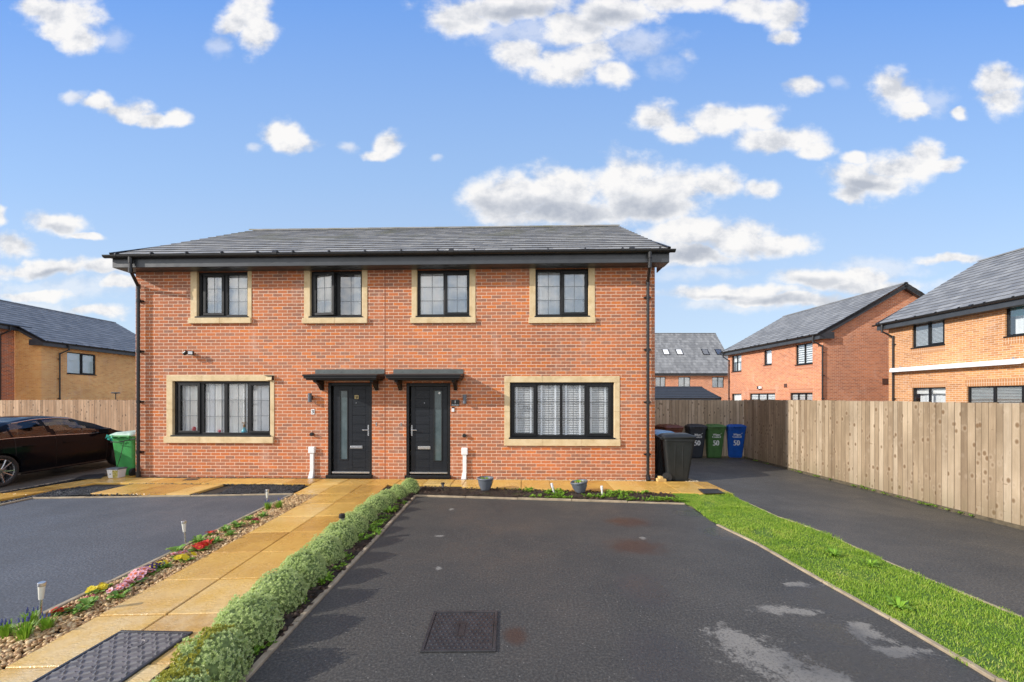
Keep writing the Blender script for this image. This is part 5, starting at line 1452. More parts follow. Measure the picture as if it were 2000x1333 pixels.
# green bin: elastic cord round the top to the downpipe
c = MB(); gx = np.array([bg_.location.x, bg_.location.y])
tip = np.array([HX0+wx(276)-.03, D0-.11])
c.tube([tuple(np.append(gx+np.array([-.20,-.36]), .83)), tuple(np.append(gx+np.array([.02,-.40]), .83)), tuple(np.append(gx+np.array([.22,-.30]), .88)), tuple(np.append(tip, .92))], .011, 6)
c.tube([tuple(np.append(gx+np.array([.15,-.39]), .86)), tuple(np.append(gx+np.array([.06,-.38]), .5)), tuple(np.append(gx+np.array([-.06,-.36]), .2))], .006, 6)
tag(c.build('elastic_cord', RUBBER), 'black elastic cord tied round the green bin to the downpipe', 'cord')
b = MB()
for k in range(16):
    a = random.uniform(0, 6.28); p = Vector((gx[0]-.20+random.uniform(-.07,.08), gx[1]-.37+random.uniform(-.05,.03), .93+random.uniform(-.06,.05)))
    q = [p+Vector((random.uniform(-.05,.05), random.uniform(-.03,.03), random.uniform(-.05,.05))) for _ in range(3)]
    b.poly(q)
tag(b.build('plastic_bag', plain('teal plastic film', (0.05,0.45,0.38), .35)), 'crumpled teal plastic bag caught under the lid of the green bin', 'bag')
# tub in front of the green bin
p = G(228, 935.5); t = empty('plastic_tub', (p[0], p[1], 0.03), TH, 'small white tub with a printed side in front of the green bin', 'tub')
b = MB(); V = [(-.11,-.09,0),(.11,-.09,0),(.11,.09,0),(-.11,.09,0),(-.135,-.11,.2),(.135,-.11,.2),(.135,.11,.2),(-.135,.11,.2)]
b.raw(V, [(0,3,2,1),(0,1,5,4),(1,2,6,5),(2,3,7,6),(3,0,4,7),(4,5,6,7)]); b.build('tub_body', WHITEPL, t, off=(0,0,0), bevel=.012)
b = MB(); b.box(-.145,.145,-.12,.12,.195,.225); b.build('tub_lid', GREYPL, t, off=(0,0,0), bevel=.01)
def print_mat():
    m, nt, b = mk('printed label'); tc = nt.nodes.new('ShaderNodeTexCoord').outputs['Object']
    setc(nt, b, ramp(nt, noise(nt, tc, 45, 4), [(.3,(0.10,0.12,0.02)),(.5,(.45,.38,.06)),(.7,(.62,.60,.45))])); return m
b = MB(); b.raw([(.0,-.0925,.01),(.108,-.0925,.01),(.13,-.1105,.18),(.0,-.1105,.18)], [(0,1,2,3)]); b.build('printed_label', print_mat(), t, off=(0,0,0))
b = MB(); b.box(-.065,-.035,-.104,-.0985,.085,.105); b.build('logo_square', BLUEF, t, off=(0,0,0))

# timber block and drain shoe by the right downpipe
p = G(1291, 943); t = MB(); M = Matrix.Translation((p[0], p[1], .03)) @ Matrix.Rotation(R(8), 4, 'Z')
t.box(-.10,.09,-.07,-.01,0,.06,M); t.box(-.09,.10,.0,.06,0,.06,M); t.box(-.05,.02,-.06,.055,.061,.11,M)
tag(t.build('timber_block', PINE, bevel=.004), 'short stack of new timber offcuts beside the right downpipe', 'timber block')

# ------------------------------------------------------------------ grates, covers, mats
def bar_grate(quad, n, label, z=0.03, name='drain_grate'):
    a, b_, c, d = [np.array(q[:2]) for q in quad]
    o = (a+b_+c+d)/4; t = empty(name, (o[0], o[1], z), 0, label, 'drain grate')
    base = MB(); base.raw([(*(q-o), .002) for q in (a,b_,c,d)], [(0,1,2,3)]); base.build('grate_tray', BLACKPL, t, off=(0,0,0))
    g = MB()
    for i in range(n):
        u0, u1 = (i+.15)/n, (i+.75)/n
        P = [a+(b_-a)*u0, a+(b_-a)*u1, d+(c-d)*u1, d+(c-d)*u0]
        g.raw([(*(p_-o), .004) for p_ in P]+[(*(p_-o), .016) for p_ in P], [(4,5,6,7),(0,1,5,4),(1,2,6,5),(2,3,7,6),(3,0,4,7)])
    for (p0, p1) in ((a,b_),(d,c)):
        dd = (p1-p0); nn = np.array([-dd[1],dd[0]])/np.linalg.norm(dd)*.012
        P = [p0-nn, p1-nn, p1+nn, p0+nn]; g.raw([(*(p_-o), .004) for p_ in P]+[(*(p_-o), .018) for p_ in P], [(4,5,6,7),(0,1,5,4),(1,2,6,5),(2,3,7,6),(3,0,4,7)])
    g.build('grate_bars', IRON2, t, off=(0,0,0)); return t
bar_grate([gw(143,940), gw(197,938), gw(208,928.5), gw(163,932)], 14, 'dark slotted drain grate beside the green bin and the parked car', .032)
bar_grate([gw(1374,968.5), gw(1416,968), gw(1402,960.5), gw(1364,960.5)], 12, 'dark drain grate at the top of the grass strip', .034)
t = bar_grate([gw(628,934.5), gw(697,935), gw(712,925.5), gw(652,924.5)], 13, 'black ribbed rubber mat on the slabs at the left door', .036, 'door_mat'); t['category'] = 'door mat'
for ch in t.children: ch.data.materials.clear(); ch.data.materials.append(RUBBER); ch.name = 'mat_ribs' if 'bars' in ch.name else 'mat_base'
def coir():
    m, nt, b = mk('coir'); tc = nt.nodes.new('ShaderNodeTexCoord').outputs['Object']; n1 = noise(nt, tc, 160, 3, .7)
    setc(nt, b, ramp(nt, n1, [(.3,(.22,.09,.03)),(.7,(.52,.24,.09))])); b.inputs['Roughness'].default_value = .95; bump(nt, b, n1, .6, .006); return m
q = [gw(795,934), gw(838,934.5), gw(846,927.5), gw(800,927)]
b = MB(); b.raw([(*p, .034) for p in q]+[(*p, .052) for p in q], [(4,5,6,7),(0,1,5,4),(1,2,6,5),(2,3,7,6),(3,0,4,7)])
tag(b.build('door_mat', coir(), bevel=.004), 'brown coir door mat on the slabs at the right door', 'door mat')
q = [gw(356,941.5), gw(383,941), gw(391,938), gw(367,938.2)]
b = MB(); b.raw([(*p, .034) for p in q]+[(*p, .039) for p in q], [(4,5,6,7),(0,1,5,4),(1,2,6,5),(2,3,7,6),(3,0,4,7)])
tag(b.build('access_cover', IRON2), 'small dark access cover set in the slabs below the left window', 'access cover')

LUG = plain('glint toned lugs', (0.26,0.245,0.235), .35, .4)  # lighter tone stands in for glints on the lugs
def manhole(c0, ux, uy, w_, l_, z, label, mat, kind):
    rz = math.atan2(ux[1], ux[0]); t = empty('manhole_cover', (c0[0], c0[1], z), rz, label, 'manhole cover')
    f = MB()
    for (x0,x1,y0,y1) in ((0,w_,0,.025),(0,w_,l_-.025,l_),(0,.025,.025,l_-.025),(w_-.025,w_,.025,l_-.025)): f.box(x0,x1,y0,y1,-.02,.012)
    f.build('frame', IRON2, t, off=(0,0,0), bevel=.003, seg=1)
    p = MB(); p.box(.029,w_-.029,.029,l_-.029,-.02,.007)
    if kind == 'lug':
        nx, ny = 12, int(12*l_/w_)
        for i in range(nx):
            for j in range(ny):
                if abs(i-nx/2+.5) < 1.2 and abs(j-ny/2) < 2.2: continue
                x = .05+(w_-.1)*(i+.5*(j % 2))/(nx-.5); y = .05+(l_-.1)*j/(ny-1)
                p.cyl((x,y,.007),(x,y,.012), .013, .006, n=6)
        p.box(w_/2-.05,w_/2-.03,l_/2-.09,l_/2+.09,.0075,.010); p.box(w_/2+.0,w_/2+.02,l_/2-.09,l_/2+.09,.0075,.010)
    else:
        nx, ny = 10, int(10*l_/w_)
        for i in range(nx):
            for j in range(ny):
                x = .05+(w_-.1)*i/(nx-1); y = .05+(l_-.1)*j/(ny-1); a = R(30 if (i+j) % 2 else -60)
                M = Matrix.Translation((x, y, 0)) @ Matrix.Rotation(a, 4, 'Z')
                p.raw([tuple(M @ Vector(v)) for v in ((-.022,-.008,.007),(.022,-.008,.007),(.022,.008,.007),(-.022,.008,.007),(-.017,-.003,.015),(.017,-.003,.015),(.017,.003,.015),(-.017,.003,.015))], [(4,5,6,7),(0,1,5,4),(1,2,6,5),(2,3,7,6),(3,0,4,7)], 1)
        for y in (.16, l_-.16): p.lathe((w_*.5, y, .0), [(.050,.008),(.055,.011),(.040,.012),(.036,.008)], 14)
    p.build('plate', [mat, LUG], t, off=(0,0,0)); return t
m0, m1, m2 = np.array(gw(820,1276)), np.array(gw(968.5,1275)), np.array(gw(849,1195))
ux = (m1-m0)/np.linalg.norm(m1-m0)
manhole(m0, ux, None, np.linalg.norm(m1-m0), .57, .002, 'black lugged inspection cover in the middle of the front driveway', IRON2, 'lug')
n0, n1 = np.array(gw(232,1241.5)), np.array(gw(375,1244)); ux = (n1-n0)/np.linalg.norm(n1-n0); uy = np.array([-ux[1], ux[0]])
nl = .82; nb = n0 + pdir*nl
rz = math.atan2(ux[1], ux[0])
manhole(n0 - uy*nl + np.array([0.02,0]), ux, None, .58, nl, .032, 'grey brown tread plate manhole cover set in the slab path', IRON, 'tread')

# ------------------------------------------------------------------ planters, solar lights
def bowl(px, py, r, h, label, tilt=0.0):
    p = G(px, py); t = empty('plant_pot', (p[0], p[1], .03), 0, label, 'plant pot', 'grey bowl planters in the bark bed')
    M = Matrix.Rotation(tilt, 4, 'Y')
    b = MB(); b.lathe((0,0,0), [(.001,0),(r*.55,0),(r*.60,.02),(r*.86,h*.45),(r*.97,h*.80),(r*.99,h*.84),(r*1.05,h*.85),(r*1.05,h),(r*.96,h),(r*.93,h*.86),(r*.9,h*.82)], 28, M)
    b.build('bowl', GREYPL, t, off=(0,0,0), smooth=True)
    T = rock_template(4, .5); VV = []; FF = []; n = 0
    for k in range(60):
        V, Fc = T[k % 4]; rr = r*.86*math.sqrt(random.random()); a = random.uniform(0, 6.28)
        V2 = V*random.uniform(.012,.030) + np.array([rr*math.cos(a), rr*math.sin(a), h*.84]); V2 = np.array([tuple(M @ Vector(v)) for v in V2]); VV.append(V2); FF.append(Fc+n); n += len(V)
    np_mesh('pot_filling', np.vstack(VV), np.vstack(FF), PEBBLEB, t)
    rosette(t, 'pot_plant', WEED, 22, r*.8, .05, M @ Vector((0,0,h*.84)))
def rosette(parent, name, mat, n, rad, h, c=(0,0,0), w=0.35, up=(0.2, 1.0)):
    V = []; Fc = []
    for k in range(n):
        a = random.uniform(0, 6.283); l = rad*random.uniform(.55, 1.0); e = random.uniform(*up); ww = l*w*random.uniform(.7, 1.2)
        ca, sa = math.cos(a), math.sin(a); b = len(V); r0 = random.uniform(0, rad*.2)
        def q(u, s, z): return (c[0]+ca*(r0+l*u)-sa*s, c[1]+sa*(r0+l*u)+ca*s, c[2]+z)
        z1 = h*e
        V += [q(0,-ww*.15,0), q(0,ww*.15,0), q(.45,ww*.45,z1*.8), q(.45,-ww*.45,z1*.8), q(.8,ww*.42,z1), q(.8,-ww*.42,z1), q(1.0,0,z1*.82)]
        Fc += [(b,b+1,b+2,b+3), (b+3,b+2,b+4,b+5), (b+5,b+4,b+6,b+6)]
    F3 = []
    for f in Fc:
        F3.append((f[0],f[1],f[2])); 
        if f[2] != f[3]: F3.append((f[0],f[2],f[3]))
    return np_mesh(name, V, F3, mat, parent)
bowl(948, 960.5, .155, .25, 'grey bowl planter standing upright in the bark bed')
bowl(1134, 965, .16, .22, 'grey bowl planter leaning in the bark bed further from the door', R(-9))

FROSTW = plain('frosted white lamp', (0.72,0.70,0.62), .35, var=.05)
def solar(px, py, h, label, tilt=0.0, style='tall', tdir=0.0):
    p = G(px, py); t = empty('solar_light', (p[0], p[1], .0), tdir, label, 'garden light', 'solar garden lights in the beds'); t.rotation_euler = (0, tilt, tdir)
    if style == 'tall':
        b = MB(); b.cyl((0,0,-.02),(0,0,h*.58), .009, n=10); b.build('stake', STEEL, t, off=(0,0,0))
        b = MB(); b.cyl((0,0,h*.56),(0,0,h*.90), .015, .023, n=14); b.build('lamp_shade', FROSTW, t, off=(0,0,0), smooth=False)
        b = MB(); b.cyl((0,0,h*.90),(0,0,h), .027, n=16); b.build('cap', STEEL, t, off=(0,0,0), bevel=.004)
    elif style == 'dark':
        b = MB(); b.cyl((0,0,-.02),(0,0,h*.55), .012, n=10); b.build('stake', BLACKPL, t, off=(0,0,0))
        b = MB(); b.cyl((0,0,h*.55),(0,0,h*.86), .022, .030, n=14); b.build('lamp_shade', STEEL, t, off=(0,0,0))
        b = MB(); b.cyl((0,0,h*.86),(0,0,h), .040, .036, n=16); b.build('cap', BLACKPL, t, off=(0,0,0), bevel=.004)
    else:
        b = MB(); b.cyl((0,0,-.02),(0,0,h*.95), .019, n=12); b.build('stake', FROSTW, t, off=(0,0,0))
        b = MB(); b.cyl((0,0,h*.62),(0,0,h), .023, n=12); b.build('cap', WHITEPL, t, off=(0,0,0), bevel=.003)
solar(78, 1213, .325, 'solar light with a white lantern nearest the street in the flower bed', R(3))
solar(362, 1066.5, .315, 'solar light with a white lantern halfway along the flower bed', R(-4))
solar(521, 993, .315, 'solar light with a white lantern at the house end of the flower bed', R(2))
solar(865.5, 963, .20, 'short dark solar light at the door end of the bark bed', R(-2), 'dark')
solar(1082.5, 966, .22, 'white stick light leaning over in the bark bed', R(-14), 'stick')
solar(1176.5, 970, .20, 'white stick light standing almost upright in the bark bed', R(-4), 'stick')
solar(668, 1060, .37, 'dark capped solar light half hidden among the shrubs', R(0), 'dark')

# driftwood by the wall
p = G(935, 935); b = MB()
for k in range(9):
    a = random.uniform(-.2, .2); x = random.uniform(-.25, .3); y = random.uniform(-.06, .10); z = .045+.03*(k//3); l = random.uniform(.22, .42)
    pts = [(p[0]+x+math.cos(a)*l*(u-.5), p[1]+y+math.sin(a)*l*(u-.5)+.015*math.sin(u*7+k), z+.01*math.sin(u*5+k)) for u in np.linspace(0,1,6)]
    for i in range(5): b.cyl(pts[i], pts[i+1], .022-.003*i, .020-.003*i, n=7)
tag(b.build('driftwood', DRIFT), 'small pile of driftwood pieces against the wall under the right cable box', 'driftwood')

# ------------------------------------------------------------------ shrubs (hebe domes)
def hebe_mesh(seed, yellow=0.0):
    rg = np.random.default_rng(seed); V = []; Fc = []; MI = []
    nU, nV = 20, 10
    def radius(d):  # lumpy dome
        return 1.0 + 0.16*mnoise.noise(Vector(d)*2.3 + Vector((seed*3.1,0,0))) + 0.07*mnoise.noise(Vector(d)*6.0 + Vector((0,seed,0)))
    base = 0
    for j in range(nV+1):
        ph = (j/nV)*math.pi*.62
        for i in range(nU):
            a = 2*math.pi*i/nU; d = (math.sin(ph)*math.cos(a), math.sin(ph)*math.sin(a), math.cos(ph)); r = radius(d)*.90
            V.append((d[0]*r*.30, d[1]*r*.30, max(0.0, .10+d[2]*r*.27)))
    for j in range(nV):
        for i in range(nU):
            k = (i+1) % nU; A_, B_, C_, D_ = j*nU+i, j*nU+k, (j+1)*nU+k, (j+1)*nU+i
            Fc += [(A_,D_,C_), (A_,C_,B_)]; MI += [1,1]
    n = 1500
    for t in range(n):
        u = rg.random(); ph = math.acos(1-u*1.42) ; a = rg.random()*6.283
        d = np.array([math.sin(ph)*math.cos(a), math.sin(ph)*math.sin(a), math.cos(ph)]); r = radius(tuple(d))*rg.uniform(.90, 1.05)
        c = np.array([d[0]*r*.30, d[1]*r*.30, .10+d[2]*r*.27]); 
        if c[2] < .01: continue
        nrm = d + rg.normal(0, .28, 3); nrm[2] += .25; nrm /= np.linalg.norm(nrm)
        t1 = np.cross(nrm, [0.3,0.1,1.0]); t1 /= np.linalg.norm(t1); t2 = np.cross(nrm, t1)
        s = rg.uniform(.013, .020); m_ = 2 if (yellow and mnoise.noise(Vector(tuple(d*1.5+seed))) > .25-yellow*.5 and d[0] < .2) else 0
        for lay, (cnt, out_, upz) in enumerate(((4, 1.0, .35), (3, .55, .95))):
            a0 = rg.random()*6.283
            for k in range(cnt):
                aa = a0+k*6.283/cnt; dr = t1*math.cos(aa)+t2*math.sin(aa); sd_ = -t1*math.sin(aa)+t2*math.cos(aa)
                b = len(V); tip = c + dr*s*out_ + nrm*s*upz; mid = c + dr*s*out_*.55 + nrm*s*upz*.35
                V += [tuple(c - nrm*s*.2), tuple(mid+sd_*s*.33), tuple(tip), tuple(mid-sd_*s*.33)]
                Fc += [(b,b+1,b+2), (b,b+2,b+3)]; MI += [m_, m_]
    return V, Fc, MI
hm = []
for sd_ in range(5):
    V, Fc, MI = hebe_mesh(sd_+1, 0.9 if sd_ == 4 else 0.0); hm.append((V, Fc, MI))
hebe_objs = []
SH = [ # photo px, py of the foot centre, scale
 (800,962,.88),(777,973,.80),(754,986,.84),(734,1002,.94),(712,1020,.88),(689,1043,.94),(662,1069,1.02),(631,1101,1.02),(592,1140,1.06),(543,1188,1.08),(482,1252,1.10),(410,1335,1.10),(325,1445,1.10)]
HL_ = ['rounded sage green shrub nearest the front doors', 'second sage green shrub of the row counting from the doors', 'third sage green shrub counting from the doors', 'fourth sage green shrub counting from the doors', 'fifth sage green shrub counting from the doors',
       'sixth sage green shrub counting from the doors', 'sage green shrub in the middle of the row', 'sixth sage green shrub from the street end', 'fifth sage green shrub from the street end, above a bright weed', 'fourth sage green shrub from the street end',
       'third sage green shrub from the street end, beside the tread plate cover', 'second sage green shrub from the street end', 'sage green shrub with yellowing tips nearest the street']
meshes = {}
for k, (px, py, s) in enumerate(SH):
    p = G(px, py); vi = 4 if k == len(SH)-1 else (k*2) % 4
    if k == len(SH)-2: vi = 4
    t = empty('shrub', (p[0], p[1], 0.0), random.uniform(-.5, .5), HL_[k], 'shrub', 'row of rounded sage green shrubs beside the path')
    t.scale = (s*.68, s*.68, s*.82)
    if vi in meshes:
        o = meshes[vi].copy(); link(o); o.parent = t; o.rotation_euler = (0,0,0 if vi == 4 else random.uniform(0, 6.28))
    else:
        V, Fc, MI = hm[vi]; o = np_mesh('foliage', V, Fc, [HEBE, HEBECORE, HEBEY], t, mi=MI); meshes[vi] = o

# ------------------------------------------------------------------ flowers along the pebble bed
def flower_plant(px, py, kind, label, s=1.0):
    p = G(px, py); t = empty('flower_plant', (p[0], p[1], .012), random.uniform(0, 6.28), label, 'flower plant', 'flowers in the pebble bed'); 
    if kind == 'hyacinth':
        V = []; Fc = []
        for k in range(70):
            a = random.uniform(0, 6.28); r = random.uniform(0, .05)*s; l = random.uniform(.07, .15)*s; w_ = .004; o_ = random.uniform(.02, .07)*s; ca, sa = math.cos(a), math.sin(a); b = len(V)
            x, y = r*ca, r*sa
            V += [(x-sa*w_,y+ca*w_,0),(x+sa*w_,y-ca*w_,0),(x+ca*o_*.5+sa*w_,y+sa*o_*.5-ca*w_,l*.7),(x+ca*o_*.5-sa*w_,y+sa*o_*.5+ca*w_,l*.7),(x+ca*o_*1.2,y+sa*o_*1.2,l)]
            Fc += [(b,b+1,b+2),(b,b+2,b+3),(b+3,b+2,b+4)]
        np_mesh('leaves', V, Fc, WEED, t)
        b = MB()
        for k in range(6):
            a = random.uniform(0, 6.28); r = random.uniform(.01, .06)*s; h = random.uniform(.12, .16)*s; x, y = r*math.cos(a), r*math.sin(a)
            b.cyl((x*.5,y*.5,0),(x,y,h), .0025, n=5, mi=1); b.cyl((x,y,h-.005),(x*1.05,y*1.05,h+.032*s), .0085*s, .003*s, n=7)
        b.build('flowers', [BLUEF, WEED], t, off=(0,0,0)); return
    rosette(t, 'leaves', LEAF, 16 if kind != 'leafy' else 26, .085*s, .035*s if kind != 'leafy' else .07*s, w=.5, up=(.25, 1.0))
    if kind in ('leafy',): return
    col = {'pink': PINK, 'red': REDP, 'yellow': YEL, 'magenta': MAG, 'purple': PURP}[kind]
    b = MB()
    for k in range(11 if kind != 'magenta' else 6):
        a = random.uniform(0, 6.28); r = .06*s*math.sqrt(random.random()); c = Vector((r*math.cos(a), r*math.sin(a), .045*s+random.uniform(-.008,.014)))
        nrm = Vector((c.x*5+random.uniform(-.3,.3), c.y*5-.35+random.uniform(-.3,.3), 1)).normalized(); t1 = nrm.orthogonal().normalized(); t2 = nrm.cross(t1); R0 = .025*s
        for q in range(6):
            a1 = q*1.047; d = t1*math.cos(a1)+t2*math.sin(a1); e = -t1*math.sin(a1)+t2*math.cos(a1)
            b.poly([c, c+d*R0*.6-e*R0*.42, c+d*R0+nrm*.003-e*R0*.28, c+d*R0+nrm*.003+e*R0*.28, c+d*R0*.6+e*R0*.42], mi=0)
        b.poly([c+nrm*.0035+(t1*math.cos(q*1.047)+t2*math.sin(q*1.047))*R0*.42 for q in range(6)], mi=1)
    b.build('flowers', [col, ORA if kind in ('pink','red') else YEL], t, off=(0,0,0))
FL = [
 (13,1247,'hyacinth','grape hyacinth clump at the frame edge nearest the street',1.0),(48,1250,'hyacinth','grape hyacinth clump right of the one at the frame edge',1.1),(60,1225,'hyacinth','grape hyacinth clump close beside the nearest solar light',1.0),(92,1232,'hyacinth','grape hyacinth clump furthest from the frame edge',.9),
 (118,1205,'red','primrose with a red orange flower nearest the street',.9),(150,1200,'leafy','green leafy primrose without flowers near the street',.8),(172,1187,'leafy','leafy primrose beside the magenta one',.8),(168,1178,'magenta','lone magenta primrose with few flowers near the nearest yellow',.6),
 (188,1162,'yellow','yellow primrose nearest the street',.9),(205,1152,'yellow','yellow primrose just behind the nearest yellow one',.7),(226,1162,'pink','pink primrose with orange eyes nearest the street',.9),(246,1154,'pink','second pink primrose from the street',.9),
 (232,1172,'leafy','flat leafy plant in front of the pink primroses',.9),(262,1142,'pink','pink primrose in the middle of the pink drift',1.0),(274,1130,'pink','large pink primrose behind the pink drift',1.1),(290,1126,'pink','pink primrose at the far end of the pink drift',.9),
 (302,1117,'purple','dark purple primrose between the pink drift and the small yellow one',.9),(316,1110,'yellow','small yellow primrose beside the purple one',.7),(322,1112,'leafy','leafy plant behind the purple primrose',.8),(350,1090,'pink','pink primrose next to the bright yellow one',.9),
 (362,1098,'yellow','bright yellow primrose with many flowers',1.15),(344,1083,'leafy','leafy plant just behind the pink and yellow primroses',1.0),(390,1078,'red','large red primrose with many flowers',1.25),(404,1069,'red','red primrose right behind the large red one',.9),
 (386,1062,'leafy','leafy plant beside the middle solar light',1.0),(420,1063,'leafy','leafy plant right of the red primroses',1.0),(412,1048,'red','small red primrose near the kerb',.8),(440,1040,'leafy','pale leafy plant beyond the red primroses',.9),(450,1048,'leafy','leafy plant at the path side beyond the red primroses',.8),
 (465,1032,'leafy','tall leafy plant in the far half of the bed',1.1),(484,1018,'leafy','leafy plant on the kerb side behind the far magenta flower',.9),(496,1024,'magenta','magenta primrose in the far half of the bed',.9),(512,1012,'leafy','small leafy plant behind the far magenta primrose',.9),
 (524,996,'hyacinth','grape hyacinth clump beside the far solar light',1.1),(545,994,'hyacinth','grape hyacinth clump at the house end of the bed',1.2)]
for (px, py, kind, lb, s) in FL: flower_plant(px, py, kind, lb, s*(.82 if kind == 'hyacinth' else 1.2))

# weeds as ground cover in the bark bed and hedge bed
def ground_cover(poly, n, label, s0=.03, s1=.07, clump=2.5):
    P = np.array([q[:2] for q in poly]); mn, mx = P.min(0), P.max(0); V = []; F3 = []; k = 0; tries = 0
    while k < n and tries < n*60:
        tries += 1; p = mn + RNG.random(2)*(mx-mn)
        if not in_poly(p, poly) or mnoise.noise(Vector((p[0]*clump, p[1]*clump, 8))) < .0: continue
        k += 1; s = RNG.uniform(s0, s1)
        for q in range(12):
            a = random.uniform(0, 6.28); l = s*random.uniform(.5, 1); ca, sa = math.cos(a), math.sin(a); z = s*random.uniform(.15, 1.0); b = len(V); w_ = l*.28
            c = (p[0]+random.gauss(0,s*.4), p[1]+random.gauss(0,s*.4), .02)
            V += [(c[0],c[1],c[2]+z*.3),(c[0]+ca*l*.6-sa*w_,c[1]+sa*l*.6+ca*w_,c[2]+z),(c[0]+ca*l,c[1]+sa*l,c[2]+z*.9),(c[0]+ca*l*.6+sa*w_,c[1]+sa*l*.6-ca*w_,c[2]+z)]
            F3 += [(b,b+1,b+2),(b,b+2,b+3)]
    tag(np_mesh('ground_cover', V, F3, WEED), label, kind='stuff')
ground_cover([barkbed[0]*.6+barkbed[1]*.4, barkbed[1], barkbed[2], barkbed[3]*.6+barkbed[2]*.4], 170, 'low green weeds scattered over the bark bed')
kb0, kb1 = np.array(gw(811,969.5)), np.array(far(gw(811,969.5), gw(472,1333), 1.2))
ground_cover([kb0+np.array([-.24,0]), kb0+np.array([-.04,0]), kb1+np.array([-.05,0]), kb1+np.array([-.22,0])], 190, 'moss and small weeds between the shrubs and the kerb', .02, .05, 4)
fa, fb_ = np.array(FA), np.array(FB); fn_ = np.array([-1.0, 0.0])
ground_cover([fa+fn_*.01, fb_+fn_*.01, fb_+fn_*.09, fa+fn_*.09], 60, 'thin line of small weeds along the foot of the tall fence', .02, .045, 2.0)
def weed(px, py, s, label, n=26):
    p = G(px, py); t = empty('weed', (p[0], p[1], 0.008), 0, label, 'weed'); rosette(t, 'leaves', WEED, n, .10*s, .07*s, w=.30, up=(.3, 1.1))
weed(633, 1140, 1.15, 'bright green weed between the shrubs and the kerb halfway along', 40); weed(737, 1045, .9, 'green weed at the kerb below the middle shrubs'); weed(762, 1003, 1.3, 'tall green weed near the door end of the shrub row', 40)
weed(515, 1262, .8, 'small weed under the shrub near the street'); weed(1689, 956, 1.0, 'green weed at the foot of the tall fence', 34); weed(1775, 977, .9, 'weed at the fence foot right of the first one'); weed(1810, 986, .8, 'weed tuft furthest right along the fence foot')
weed(1628, 1088, 1.0, 'feathery weed rosette in the middle of the grass strip', 40); weed(1700, 1108, .9, 'broad leaved weed on the right side of the grass strip', 34); weed(1755, 1190, 1.0, 'pale weed rosette in the grass nearest the driveway kerb', 36)

